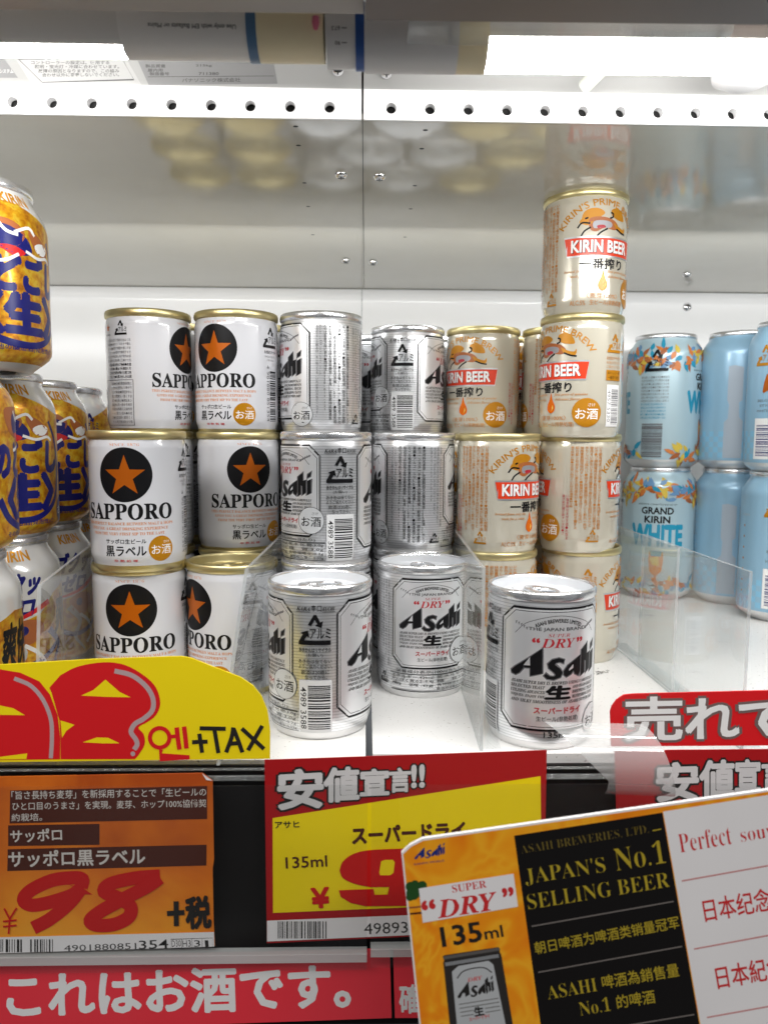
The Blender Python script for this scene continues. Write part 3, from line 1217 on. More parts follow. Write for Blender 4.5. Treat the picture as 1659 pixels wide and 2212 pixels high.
def front_panel(a, c, v0, v1, sc_v, hw=25.4):
    """chamfered label panel centred on u=c between heights v0 and v1"""
    ch = 6.0
    W = hw / 25.4

    def V(t):
        return v1 - (v1 - v0) * t
    o1_ = [(c - hw, v0 + ch), (c - hw, v1 - ch), (c - hw + ch, v1), (c + hw - ch, v1), (c + hw, v1 - ch), (c + hw, v0 + ch), (c + hw - ch, v0), (c - hw + ch, v0)]
    a.poly(o1_, 'panel_silver')
    a.stroke(o1_, 0.95, 'black_ink', closed=True)
    k = 1.5
    o2_ = [(c + (x - c) * (hw - k) / hw, (v0 + v1) / 2 + (y - (v0 + v1) / 2) * ((v1 - v0) / 2 - k) / ((v1 - v0) / 2)) for x, y in o1_]
    a.stroke(o2_, 0.28, 'black_ink', closed=True)
    S = sc_v
    top = v1
    a.arc('ASAHI BREWERIES LIMITED', c, top - (6.9 + 26) * S, 26 * S, 1.9 * S, 0.80 * W / S, 'black_ink', 0.012)
    a.stroke([(c - 19 * W, top - 13.2 * S), (c - 13 * W, top - 7.0 * S), (c, top - 3.4 * S), (c + 13 * W, top - 7.0 * S), (c + 19 * W, top - 13.2 * S)], 0.22, 'black_ink', 6)
    wheat(a, c - 13.0 * W, top - 10.4 * S, -1, 'grey_ink')
    wheat(a, c + 13.0 * W, top - 10.4 * S, 1, 'grey_ink')
    a.tb('THE JAPAN BRAND', c - 13 * W, top - 11.6 * S, c + 13 * W, top - 9.4 * S, 'black_ink', 0.008)
    a.tb(serif('SUPER', 'i'), c - 4.8 * W, top - 14.2 * S, c + 4.8 * W, top - 12.4 * S, 'crimson_ink', -0.012)
    a.tb(serif('DRY', 'i'), c - 7.6 * W, top - 19.6 * S, c + 7.6 * W, top - 15 * S, 'crimson_ink', 0.0)
    a.tb('“', c - 11.2 * W, top - 17 * S, c - 8.4 * W, top - 15 * S, 'crimson_ink', 0.03)
    a.tb('”', c + 8.4 * W, top - 17 * S, c + 11.2 * W, top - 15 * S, 'crimson_ink', 0.03)
    l0 = top - 36.2 * S
    logo(a, lambda x, y: (c - 20.6 * W + x * 0.412 * W, l0 + y * 0.315 * S), 'black_ink', ('grey_ink', 0.95, 'panel_silver'))
    y = l0 - 0.6 * S
    p = 2.45 * S
    h = 1.6 * S
    bd = 0.006
    e = 20.4 * W
    a.tb(serif('ASAHI SUPER DRY IS BREWED USING CAREFULLY', 'i'), c - e, y - h, c + e, y, 'black_ink', bd)
    for i, (s1, s2) in enumerate((('SELECTED YEAST', 'AND INGREDIENTS'), ('UTILISING ADVANCED', 'BREWING TECH'), ('NIQUES. ENJOY THE', 'REFRESHING TASTE'))):
        yy = y - p * (i + 1)
        a.tb(serif(s1, 'i'), c - e, yy - h, c - 5.6 * W, yy, 'black_ink', bd)
        a.tb(serif(s2, 'i'), c + 6.6 * W, yy - h, c + e, yy, 'black_ink', bd)
    a.tb(serif('AND SILKY SMOOTHNESS OF ASAHI SUPER DRY', 'i'), c - e, y - p * 4 - h, c + e, y - p * 4, 'black_ink', bd)
    a.tb('生', c - 4.8 * W, y - p * 3 - h, c + 5.6 * W, y - p + 0.1, 'black_ink', 0.05, 0.08)
    y2 = y - p * 5 - 1.2 * S
    a.tb('スーパードライ', c - 10 * W, y2 - 3.2 * S, c + 11 * W, y2, 'crimson_ink', 0.03)
    a.tb('生ビール(非熱処理)', c - 9 * W, y2 - 7.6 * S, c + 10 * W, y2 - 4.6 * S, 'black_ink', 0.002)


def sake(a, x, y, r, mt_bg, mt_fg, ringmt=None):
    if ringmt:
        a.disc(x, y, r + 0.25, ringmt)
    a.disc(x, y, r, mt_bg)
    a.tb('お酒', x - 0.76 * r, y - 0.46 * r, x + 0.78 * r, y + 0.28 * r, mt_fg, 0.008)
    a.tb('さけ', x + 0.10 * r, y + 0.42 * r, x + 0.58 * r, y + 0.64 * r, mt_fg, 0.0)


a = Art()
front_panel(a, 0, 18.6, 69.4, 0.815, 23.6)
front_panel(a, 74.2, 11.0, 69.4, 0.94, 28.0)
a.tb('135ml', 68, 7.2, 80, 10.2, 'black_ink', 0.006)
mat('pale_disc', (0.70, 0.72, 0.74), 0.3, 0.4)
sake(a, 18.5, 27.5, 7.4, 'pale_disc', 'black_ink', 'black_ink')
sake(a, 96.5, 13.5, 7.4, 'pale_disc', 'black_ink', 'black_ink')
a.tb('栄養成分表示(100ml当たり)', -21, 15.4, 21, 17.6, 'black_ink')
a.stroke([(-25, 4.8), (26.5, 4.8), (26.5, 15.0), (-25, 15.0)], 0.28, 'black_ink', closed=True)
for i, (s1, s2) in enumerate((('エネルギー:42kcal', '炭 水 化 物:3.0g'), ('たんぱく質:0.2~0.4g', '糖    質:3.0g'), ('脂  質:0g', '食物繊維:0~0.2g'), ('', '食塩相当量:0~0.02g'))):
    yy = 14.6 - 2.45 * i
    if s1:
        a.tb(s1, -24, yy - 2.0, 1, yy, 'black_ink')
    a.tb(s2, 3, yy - 2.0, 25.6, yy, 'black_ink')
# recycling face


def RTB(t_, x0, y0, x1, y1, mt_, bold=0.0):
    a.tb(t_, x0 - 2, y0, x1 - 2, y1, mt_, bold)


RTB(serif('KARA', 'i'), 28.2, 65.4, 35, 67.2, 'black_ink')
RTB('辛口', 35.4, 65.0, 40.4, 68.2, 'black_ink', 0.004)
RTB(serif('KUCHI', 'i'), 40.8, 65.4, 46.8, 67.2, 'black_ink')
a.stroke([(26, 64.8), (33, 64.8)], 0.2, 'black_ink')
a.stroke([(39, 64.8), (45, 64.8)], 0.2, 'black_ink')
a.recycle(35, 55.4, 15.5, 'black_ink')
RTB('あきかんはリサイクル', 29.4, 45.0, 45, 47.2, 'black_ink', 0.014)
RTB('(お願い)', 33, 42.4, 41, 44.4, 'black_ink')
RTB('あき缶は捨てない', 29.2, 39.4, 45.2, 41.6, 'black_ink', 0.002)
RTB('ようご協力ください。', 29.2, 36.8, 45.6, 39.0, 'black_ink', 0.002)
RTB('飲酒は20歳に', 30.4, 34.0, 44, 36.2, 'black_ink', 0.002)
RTB('なってから。', 32.4, 31.6, 43, 33.6, 'black_ink', 0.002)
mat('barcode_white', (0.66, 0.67, 0.68), 0.4)
a.rect(27.4, 4.6, 43.4, 31.0, 'barcode_white')
a.text('4989 3588', (28.2, 27.6), (28.2, 6.4), (31.0, 27.6), 'black_ink', 0.006)
a.barcode(31.8, 6.2, 42.6, 29, 'black_ink', 22, random.Random(11), True)
# small print face
cols = ['●原材料名麦芽(外国製造又は国内製造(5%未満))ホップ', '米コーンスターチ●麦芽の製造地域・割合は一昨年の使用', '実績●アルコール分5%●内容量135ml●製造者アサヒ', 'ビール株式会社東京都墨田区吾妻橋1-23-1●製造所固', '有記号は缶底上段左賞味期限(年月)は缶底中段製造年', '月旬は缶底下段に表示●問合せ0120-011-121']
a.columns(cols, 128, 1.9, 3.0, 68.5, 'black_ink', [8, 8, 8, 8, 10, 16], 0.004)
a.columns(['https://www.asahibeer.co.jp', 'さらりとした飲み口、キレ味さえる、いわば辛口の生ビールです。'], 110, 1.5, 2.4, 68, 'grey_ink', [38, 12], 0.01)
a.columns(['注意 缶が破損するおそれがありますので衝撃', '高温直射日光の当たる車内や熱の近く', '妊娠中や授乳期の飲酒は胎児の発育に', '影響を与えるおそれがあります'], 139.5, 1.5, 2.3, 68, 'grey_ink', [18, 20, 26, 34])
a.recycle(134.5, 10.6, 6.6, 'black_ink')
silver_can = small_can(a, 'brushed_silver', 'silver_rim', 'lid_white', 'bare_aluminium')


# cream can ------------------------------------------------------------------
mat('faded_grey', (0.30, 0.30, 0.32), 0.4, 0.3)


def beast(a, c, y):
    """leaping winged beast emblem"""
    g, k = 'deep_amber', 'black_ink'
    c0, y0, Q, st, po = c, y, 1.06, a.stroke, a.poly

    def tr(pts):
        return [(c0 + (x - c0) * Q, y0 + (z - y0) * Q) for x, z in pts]
    D_ = lambda L: tr([(c + x, y + z) for x, z in L])
    po(D_([(-13, 6), (-12, 10), (-8, 12), (-3, 11.8), (0, 9.6), (-2.6, 7.4), (-6, 6.6), (-9, 7.6)]), g, 4)
    po(D_([(-14.5, 4.4), (-12, 7.4), (-8, 7.6), (-6.5, 5), (-9, 2.6), (-12, 3)]), g, 3)
    po(D_([(-9, 6), (-4, 7.4), (2, 7), (7, 5.4), (9.4, 2.4), (6.4, 0.4), (0, 1.2), (-5, -1), (-8.6, 0.6)]), 'leaf_brown', 4)
    po(D_([(-6.4, 4.6), (-1, 5.4), (4.4, 4.4), (4, 1.6), (-2, 1.2), (-6.4, 1)]), 'faded_grey', 3)
    po(D_([(-4.4, 2.4), (-0.4, 2.8), (0.6, 1.4), (-3.6, 0.6)]), 'crimson_ink', 3)
    po(D_([(4.6, 8.6), (4.4, 11.6), (9, 12.8), (13, 10.2), (14.4, 6.4), (10.6, 6.2), (7.4, 6.8)]), g, 4)
    po(D_([(6, 4.4), (10, 2.6), (14, 1.6), (15.4, 3.2), (15, -0.2), (9, 0.2)]), g, 3)
    for pts in ([(-8.5, 3.6), (-13, 4), (-15.5, 1.2)], [(-8, 1.5), (-11.5, -0.6), (-13.4, -3.4)], [(2, 1), (-2, -1.2), (-4.6, -3.6)], [(8, 1.2), (12, -0.4), (15.6, -1.0)],
                [(-11.4, 6.2), (-9.6, 6.8)], [(3.2, 6.8), (5.2, 7.6), (5.4, 9.4), (3.8, 10)]):
        st(D_(pts), 1.0, k, 4)


def beer_front(a, c):
    beast(a, c, 51.4)
    a.arc("KIRIN'S PRIME BREW", c, 36.4, 29.6, 4.2, 2.04, 'deep_amber', 0.03, 1.0)
    a.poly([(c - 24.6, 47.8), (c + 24.6, 47.8), (c + 22.6, 35.4), (c - 22.6, 35.4)], 'silver_ink')
    a.poly([(c - 24.2, 46.8), (c + 24.2, 46.8), (c + 22.4, 36.4), (c - 22.4, 36.4)], 'banner_red')
    a.tb('KIRIN BEER', c - 19.4, 38.2, c + 19.4, 45.0, 'black_ink', 0.03)
    a.tb('KIRIN BEER', c - 19.8, 38.5, c + 19.0, 45.3, 'white_ink', 0.03)
    a.tb('一番搾り', c - 14.5, 28.2, c + 14.0, 34.6, 'black_ink', 0.026)
    a.tb(serif('brewed from only the', 'i'), c - 24, 25.8, c - 3.4, 27.8, 'brown_ink')
    a.tb(serif('malt for a crisp,', 'i'), c - 20, 22.8, c - 4, 24.8, 'brown_ink')
    a.tb(serif('first press of genuine', 'i'), c + 2.4, 25.8, c + 24, 27.8, 'brown_ink')
    a.tb(serif('delicious flavor.', 'i'), c + 3.2, 22.8, c + 20, 24.8, 'brown_ink')
    a.poly([(c, 28.0), (c + 1.1, 24.0), (c + 3.0, 20.2), (c + 2.8, 17.0), (c, 15.2), (c - 2.8, 17.0), (c - 3.0, 20.2), (c - 1.1, 24.0)], 'drop_orange', 3)
    a.poly([(c + 1.4, 20.6), (c + 1.9, 18.6), (c + 0.6, 16.8), (c + 0.9, 18.8)], 'leaf_yellow')
    a.tb('〈麦芽100%〉', c - 10, 10.8, c + 11, 13.8, 'brown_ink', 0.004)
    a.tb('ALC.5%', c - 20, 6.6, c - 10.5, 9.4, 'brown_ink', 0.004)
    a.tb('生ビール(非熱処理)', c - 8, 6.4, c + 16, 9.8, 'brown_ink', 0.006)
    sake(a, c + 23.6, 15.6, 9.0, 'deep_amber', 'white_ink')


a = Art()
beer_front(a, 0)
beer_front(a, 87)
rk = random.Random(5)
a.columns([jp(25, rk) for _ in range(7)], 58.5, 2.3, 2.95, 69, 'brown_ink', [16, 16, 18, 16, 20, 16, 30], 0.014)
a.columns([jp(13, rk) for _ in range(2)], 38.4, 2.0, 2.6, 38, 'crimson_ink', [9, 12])
a.recycle(53.5, 11.4, 8.4, 'deep_amber')
a.recycle(129, 58, 12, 'deep_amber')
a.tb('あき缶はリサイクル', 122.5, 48.4, 135.5, 50.4, 'brown_ink', 0.01)
a.tb('あき缶はすてないように', 122.5, 45.8, 135.5, 47.4, 'brown_ink')
a.tb('ご協力ください', 122.5, 43.2, 135.5, 44.8, 'brown_ink')
a.rect(122.6, 35.6, 135.4, 42, 'deep_amber')
a.tb('おいしい一番', 123.6, 39.4, 134.6, 41.2, 'black_ink')
a.tb('一番搾り麦汁', 123.6, 36.4, 134.6, 38.4, 'black_ink')
a.rect(123.4, 7, 134.6, 33, 'white_ink')
a.text('4957 5330', (124.0, 29.6), (124.0, 10), (126.4, 29.6), 'grey_ink')
a.barcode(127, 8.6, 133.8, 31, 'grey_ink', 24, random.Random(21), True)
cream_can = small_can(a, 'cream_enamel', 'gold_rim', 'gold_rim', 'cream_enamel')

# necked 250 ml gold can -------------------------------------------------------
BODYN = [(20.0, 2.4), (21.6, 0.4), (22.8, 0.0), (24.2, 1.4), (26.5, 3.2), (29.6, 5.6), (31.8, 7.6), (32.8, 9.6), (33, 11.5), (33, 14), (33, 70), (32.8, 73), (32.0, 76), (30.6, 79), (28.6, 82), (27.0, 84.4), (26.2, 86.2), (25.8, 88)]
SIDEN = [(r, z) for r, z in BODYN if z >= 1.4 and r > 23.5]
LIDN = [(25.6, 87.4), (26.4, 87.8), (26.9, 88.6), (27.0, 90), (26.8, 91.4), (26.2, 92.2), (25.6, 92.5), (25.0, 92.1), (24.6, 91), (24.2, 89.6), (23.6, 88.8), (22.8, 88.9), (22.4, 89.8), (21.8, 90.2), (0.01, 90.2)]
PITCHN = 90.2


def gold_can(kind):
    root = empty('beer_can')
    b = MB()
    b.lathe(BODYN[:8], 'bare_aluminium', 96)
    b.lathe(BODYN[7:], 'neck_white', 96)
    a = Art()
    for c in (0, 103.6):
        if kind == 'bold':
            pts = [(c - 51.5, 4), (c + 51.5, 4), (c + 51.5, 70)]
            pts += [(c + 40, 68), (c + 26, 71), (c + 12, 76.5), (c, 80.5), (c - 14, 81), (c - 28, 79), (c - 40, 75), (c - 51.5, 70)]
            a.poly(pts, 'gold_foil')
            a.tb('KIRIN', c - 9, 80.2, c + 9, 85.4, 'amber_ink', 0.03)
            # big dark-blue arc and characters
            a.stroke([(c + 20, 66), (c + 27, 54), (c + 29.5, 38), (c + 24, 22), (c + 10, 13.6), (c - 6, 13), (c - 20, 18), (c - 27, 28)], 3.2, 'blue_ink', 5, False, (0.6, 1.3))
            a.tb('のどごし', c - 30, 38.5, c + 27, 55.5, 'blue_ink', 0.06, 0.02)
            a.tb('〈生〉', c - 20, 18, c + 22, 37, 'blue_ink', 0.065)
            a.poly([(c - 22, 70), (c - 14, 72), (c - 4, 71), (c + 2, 66), (c - 2, 60), (c - 10, 57), (c - 18, 60)], 'leaf_brown', 3)
            a.poly([(c - 14, 68), (c - 6, 68.5), (c + 3, 64), (c + 6, 58), (c, 55.5), (c - 8, 57), (c - 14, 61)], 'blue_ink', 3)
            a.poly([(c + 4, 68.6), (c + 13, 66), (c + 20, 59), (c + 13, 57.6), (c + 7, 61)], 'leaf_brown', 3)
            a.poly([(c + 8, 62), (c + 14, 64), (c + 19, 62), (c + 16, 58.4), (c + 10, 58.6)], 'white_ink', 3)
            a.poly([(c - 12, 58.6), (c - 5, 59.6), (c + 2, 57), (c - 4, 54.6)], 'red_ink', 3)
            for pts in ([(c - 4, 66), (c + 4, 69.5), (c + 8, 66.5)], [(c + 2, 58), (c + 10, 56), (c + 18, 57.5), (c + 22, 55.5)], [(c - 2, 56), (c - 8, 52.4), (c - 14, 51)], [(c - 12, 70), (c - 8, 66), (c - 2, 65)]):
                a.stroke(pts, 1.5, 'white_ink', 4)
            a.tb('その他の醸造酒(発泡性)①', c - 22, 9.2, c + 22, 12.2, 'blue_ink', 0.01)
            a.disc(c + 34, 16, 7.4, 'blue_ink')
            a.tb('お酒', c + 28.6, 13.4, c + 39.6, 18.6, 'white_ink', 0.006)
        else:
            pts = [(c - 51.5, 4), (c + 51.5, 4), (c + 51.5, 62), (c + 34, 64), (c + 22, 60), (c + 12, 50), (c - 4, 46), (c - 20, 44), (c - 32, 56), (c - 51.5, 62)]
            a.poly(pts, 'gold_foil')
            a.tb('KIRIN', c - 9, 80.2, c + 9, 85.4, 'amber_ink', 0.03)
            a.tb('ゴクッ', c - 14, 62, c + 12, 74, 'blue_ink', 0.05, 0.15)
            a.tb('ゼロ', c - 10, 50, c + 8, 60, 'blue_ink', 0.05, 0.15)
            a.stroke([(c - 18, 46), (c, 49), (c + 18, 56)], 2.4, 'red_ink', 3, False, (0.4, 1.3))
            a.tb('爽快', c + 24, 36, c + 46, 58, 'black_ink', 0.03, 0.15)
            a.poly([(c - 6, 44), (c + 4, 48), (c + 14, 44), (c + 10, 36), (c, 34)], 'leaf_brown', 3)
            for k in range(3):
                a.stroke([(c - 30 + 24 * k, 40), (c - 22 + 24 * k, 30), (c - 26 + 24 * k, 20), (c - 18 + 24 * k, 10)], 3.4, 'blue_ink' if k % 2 == 0 else 'silver_ink', 4, False, (1.2, 0.4))
            a.disc(c + 2, 42, 2.6, 'blue_ink')
            a.stroke([(c - 18, 30), (c - 4, 22), (c + 12, 24), (c + 26, 32)], 3, 'blue_ink', 4)
            a.stroke([(c + 2, 34), (c + 10, 28), (c + 14, 20), (c + 8, 14)], 2.2, 'white_ink', 4)
    a.recycle(51.8, 66, 15, 'blue_ink')
    ra = random.Random(9)
    a.lines([jp(12, ra) for _ in range(8)], 42, 62, 52, 2.0, 2.9, 'blue_ink')
    a.on_can(b, SIDEN, 2.4, (62, 67, 70, 73, 76, 79, 82, 84.4))
    b.build('body', root)
    b = MB()
    b.lathe(LIDN[:9], 'silver_rim', 96)
    b.lathe(LIDN[8:], 'lid_white', 64)
    lid = b.build('lid', root)
    make_tab('silver_rim', lid, 90.2)
    return root


gold_bold = gold_can('bold')
gold_zero = gold_can('zero')

# 350 ml cans -------------------------------------------------------------------
BODYT = [(20.0, 2.4), (21.6, 0.4), (22.8, 0.0), (24.2, 1.4), (26.5, 3.2), (29.6, 5.6), (31.8, 7.6), (32.8, 9.6), (33, 11.5), (33, 14), (33, 102), (32.8, 105), (32.0, 108), (30.6, 111), (28.8, 113.6), (27.4, 115.6), (26.6, 117.4), (26.2, 118.4)]
SIDET = [(r, z) for r, z in BODYT if z >= 1.4 and r > 23.5]
LIDT = [(26.0, 117.6), (26.8, 118.0), (27.3, 118.8), (27.4, 120), (27.2, 121.4), (26.6, 122.2), (26.0, 122.4), (25.4, 122), (25.0, 121), (24.6, 119.8), (24.0, 119.0), (23.2, 119.1), (22.8, 119.8), (22.2, 120.2), (0.01, 120.2)]
PITCHT = 120.2


def leaf(a, x, y, L, ang, wd, mt):
    pts = [(0, 0), (0.3, 0.5), (0.65, 0.42), (1, 0), (0.65, -0.42), (0.3, -0.5)]
    ca, sa = math.cos(ang), math.sin(ang)
    a.poly([(x + ca * px * L - sa * py * wd, y + sa * px * L + ca * py * wd) for px, py in pts], mt)


def tall_can(kind):
    root = empty('beer_can')
    b = MB()
    body = 'pale_blue_can' if kind == 'leafy' else 'sky_blue_can'
    b.lathe(BODYT[:8], 'bare_aluminium', 96)
    b.lathe(BODYT[7:], body, 96)
    a = Art()
    rl = random.Random(17)
    if kind == 'leafy':
        for c in (0, 103.6):
            a.tb("KIRIN'S CRAFTSMANSHIP", c - 17, 88.6, c + 17, 90, 'black_ink')
            a.tb('GRAND', c - 14, 80.5, c + 14, 86.5, 'black_ink', 0.03)
            a.tb('KIRIN', c - 11, 72.5, c + 11, 78.5, 'black_ink', 0.03)
            a.tb('WHITE', c - 23, 52, c + 23, 70, 'teal_ink', 0.045)
            # beer glass
            a.poly([(c - 6, 46), (c + 6, 46), (c + 6.4, 38), (c + 5, 28), (c, 23), (c - 5, 28), (c - 6.4, 38)], 'leaf_orange', 0)
            a.poly([(c - 5, 46.5), (c + 5, 46.5), (c + 4.4, 42), (c - 4.4, 42)], 'teal_ink')
            a.poly([(c - 5.4, 40), (c + 2, 42), (c + 3, 33), (c - 3, 34)], 'leaf_yellow')
            a.rect(c - 1, 15, c + 1, 24, 'leaf_orange')
            a.poly([(c - 6, 14), (c + 6, 14), (c + 1.5, 16), (c - 1.5, 16)], 'black_ink')
        cols = ['leaf_orange', 'leaf_yellow', 'leaf_blue', 'leaf_brown', 'leaf_orange', 'leaf_yellow', 'teal_ink']
        for k in range(190):
            u = rl.uniform(0, 207)
            d = abs((u + 103.6 / 2) % 103.6 - 51.8)
            y = rl.uniform(94, 108) if d > 16 else rl.uniform(102, 108)
            leaf(a, u, y, rl.uniform(7, 13), rl.uniform(0, 6.28), rl.uniform(3, 5), rl.choice(cols))
        for k in range(130):
            u = rl.uniform(0, 207)
            if abs((u + 51.8) % 103.6 - 51.8) > 34:
                continue
            leaf(a, u, rl.uniform(10, 18 + 6 * math.sin(u / 12)), rl.uniform(7, 12), rl.uniform(0, 6.28), rl.uniform(3, 5), rl.choice(cols))
        for c in (51.8, 155.4):
            a.recycle(c, 97, 20, 'black_ink')
            a.lines([jp(14, rl) for _ in range(8)], c - 13, c + 11, 84, 2.0, 3.0, 'grey_ink')
            a.lines([jp(14, rl) for _ in range(5)], c - 13, c + 9, 60, 2.0, 3.0, 'teal_ink')
            a.barcode(c - 11, 12, c + 7, 42, 'grey_ink', 26, rl, True)
    else:
        for c in (0, 103.6):
            # old stone tower and paving
            for k in range(18):
                for j in range(5):
                    if (k + j) % 2 == 0:
                        a.rect(c - 40 + k * 4.6, 12 + j * 4.6, c - 40 + k * 4.6 + 4.6, 16.6 + j * 4.6, 'pale_blue_ink')
            a.poly([(c - 8, 12), (c + 7, 12), (c + 7, 44), (c + 4, 47), (c + 3.4, 60), (c + 6, 62), (c + 6, 90), (c - 1, 92), (c - 6, 91), (c - 6, 62), (c - 4.4, 58), (c - 5, 46), (c - 8, 43)], 'castle_grey')
            a.tb(serif('KIRIN'), c + 14, 86, c + 24, 88, 'castle_grey')
            for k in range(7):
                a.disc(c + 18, 78 - k * 9, 1.0, 'brown_ink', None, 10)
        for c in (51.8, 155.4):
            a.recycle(c - 6, 94, 17, 'deep_amber')
            a.poly([(c - 4, 80), (c + 0.5, 75), (c, 69), (c - 4, 66), (c - 7, 66)], 'star_gold', 2)
            a.tb('BELGIAN', c - 11, 58, c + 4, 60, 'grey_ink')
            a.tb('STYLE', c - 9, 54, c + 2, 56, 'grey_ink')
            a.tb('WHITE ALE', c - 12, 50, c + 5, 52, 'grey_ink')
            a.rect(c - 13, 4.5 + 8, c + 7, 45, 'white_ink')
            a.barcode(c - 11, 15, c + 5, 40, 'blue_ink', 22, rl, True)
            a.lines([jp(5, rl) for _ in range(12)], c + 12, c + 22, 84, 2.0, 5.0, 'castle_grey')
    a.on_can(b, SIDET, 2.4, (102, 105, 108, 111, 113.6, 115.6))
    b.build('body', root)
    b = MB()
    b.lathe(LIDT[:9], 'silver_rim', 96)
    b.lathe(LIDT[8:], 'lid_white', 64)
    lid = b.build('lid', root)
    make_tab('silver_rim', lid, 120.2)
    return root


leafy_can = tall_can('leafy')
tower_can = tall_can('tower')

used = set()


def copy_tree(o, parent=None):
    c_ = o.copy()
    sc.collection.objects.link(c_)
    if parent:
        c_.parent = parent
    for ch in list(o.children):
        copy_tree(ch, c_)
    return c_


def place(proto, x, y, z, u_seen, alpha, label, group, r=RB):
    """stand a copy of proto so that the artwork at u_seen (mm round the can) faces alpha degrees right of the viewer"""
    o = proto if proto.name not in used else copy_tree(proto)
    used.add(proto.name)
    o.location = (x * MM, y * MM, z * MM)
    o.rotation_euler = (0, 0, math.radians(alpha) - math.atan2(x, y) - u_seen / r)
    tag(o, label, 'beer can', group)
    return o


GS, GA, GK = 'small white cans with a star', 'small silver cans', 'small cream cans with a red banner'
L0, L1_, L2_, L3_ = 0.0, PITCH, 2 * PITCH, 3 * PITCH
S = star_can
place(S, -130, 444, L0, 0, -13, 'white star can, bottom of the leftmost white stack, half behind the yellow sign', GS)
place(S, -128, 438, L1_, 0, -15.7, 'white star can, nearest and largest of its kind, middle of the leftmost white stack', GS)
place(S, -78, 450, L0, 0, -58, 'white star can with its gold lid and pull tab uncovered, star half turned away', GS)
place(S, -83, 508, L0, 0, 16, 'white star can in the bottom layer behind the open gold lid', GS)
place(S, -83, 508, L1_, 0, 16, 'white star can in the middle layer directly left of the silver can with a barcode', GS)
place(S, -139, 506, L2_, 0, 59, 'top left white can showing small print and only half its star', GS)
place(S, -83, 506, L2_, 0, -31, 'top layer white star can showing its barcode at right', GS)
place(S, -139, 506, L1_, 0, 152, 'white can turned to its small print, a sliver between two star cans', GS)
A = silver_can
place(A, -23, 391, L0, 35, -6, 'silver can at the shelf front right of the yellow sign, recycling mark and barcode facing', GA)
place(A, 34, 450, L0, 0, 13, 'silver can standing between the two front silver cans, set back, full logo facing', GA)
place(A, 88, 377, L0, 74, 19, 'largest silver can alone at the right front with big black logo', GA)
place(A, -23, 454, L0, 120, 0, 'silver can in the bottom layer, hidden behind the barcode can at the front', GA)
place(A, -23, 454, L1_, 35, 17, 'silver can in the middle layer with recycling mark and barcode', GA)
place(A, 32, 506, L0, 120, 10, 'silver can in the bottom layer behind the set back logo can', GA)
place(A, 32, 506, L1_, 120, -2, 'silver can in the middle layer covered with columns of small print', GA)
place(A, -29, 510, L2_, 120, 23, 'silver can in the top layer showing columns of small print', GA)
place(A, 30, 565, L2_, 35, -8, 'smaller looking silver can in the top layer set back, recycling mark facing', GA)
K = cream_can
place(K, 86, 500, L0, 45, 0, 'cream can in the bottom layer behind the clear divider, small print facing', GK)
place(K, 147, 517, L0, 129, 10, 'cream can at the bottom of the tall stack, gold recycling mark facing', GK)
place(K, 86, 500, L1_, 87, 50, 'cream can in the middle layer with its red banner turned to the right', GK)
place(K, 143, 513, L1_, 45, 2, 'cream can in the tall stack showing columns of brown small print', GK)
place(K, 140, 506, L2_, 87, -42, 'cream can second from the top of the tall stack, red banner turned left', GK)
place(K, 140, 506, L3_, 87, 26, 'topmost cream can of the tall stack, glaring with lamp reflection', GK)
place(K, 85, 567, L2_, 0, -30, 'cream can in the top layer set back beside the silver can, red banner facing', GK)
place(K, 140, 564, L2_, 0, -122, 'cream can set back, a sliver between the tall stack and its neighbour', GK)
# rows behind: seen as lids in the glossy ceiling, the cans below them carry them
rear = []
for x, y, pr, g, lb in ((-139, 562, S, GS, 'white star can standing behind the top left cans, mirrored in the ceiling'),
                        (-83, 562, S, GS, 'white star can standing behind the top left cans, mirrored in the ceiling'),
                        (-29, 566, A, GA, 'silver can standing behind the top layer silver cans, mirrored in the ceiling'),
                        (-139, 618, S, GS, 'white star can standing behind the top left cans, mirrored in the ceiling'),
                        (-83, 618, S, GS, 'white star can standing behind the top left cans, mirrored in the ceiling'),
                        (3, 621, A, GA, 'dark sliver of a silver can between the two top layer silver cans'),
                        (60, 623, A, GA, 'silver can standing behind the top layer silver cans, mirrored in the ceiling'),
                        (116, 622, K, GK, 'cream can standing behind the top layer cream cans, mirrored in the ceiling'),
                        (-139, 674, S, GS, 'white star can standing behind the top left cans, mirrored in the ceiling'),
                        (-83, 674, S, GS, 'white star can standing behind the top left cans, mirrored in the ceiling'),
                        (-27, 676, A, GA, 'silver can standing behind the top layer silver cans, mirrored in the ceiling'),
                        (30, 678, A, GA, 'silver can standing behind the top layer silver cans, mirrored in the ceiling'),
                        (88, 678, K, GK, 'cream can standing behind the top layer cream cans, mirrored in the ceiling')):
    place(pr, x, y, L2_, 80 if pr is A else 0, random.uniform(-60, 60), lb, g)
    rear.append((x, y, pr, g))
rear += [(30, 565, A, GA), (85, 567, K, GK), (140, 564, K, GK), (-139, 506, S, GS), (-29, 510, A, GA)]
what = {'star': 'white star can', 'silver': 'silver can', 'cream': 'cream can'}
for x, y, pr, g in rear:
    kind = what['star' if pr is S else 'silver' if pr is A else 'cream']
    for z in (L0, L1_):
        if y < 512 and z == L1_ and pr is S:
            continue
        place(pr, x, y, z, 80 if pr is A else 0, random.uniform(-60, 60), kind + ' deep in the stack behind the front cans', g)

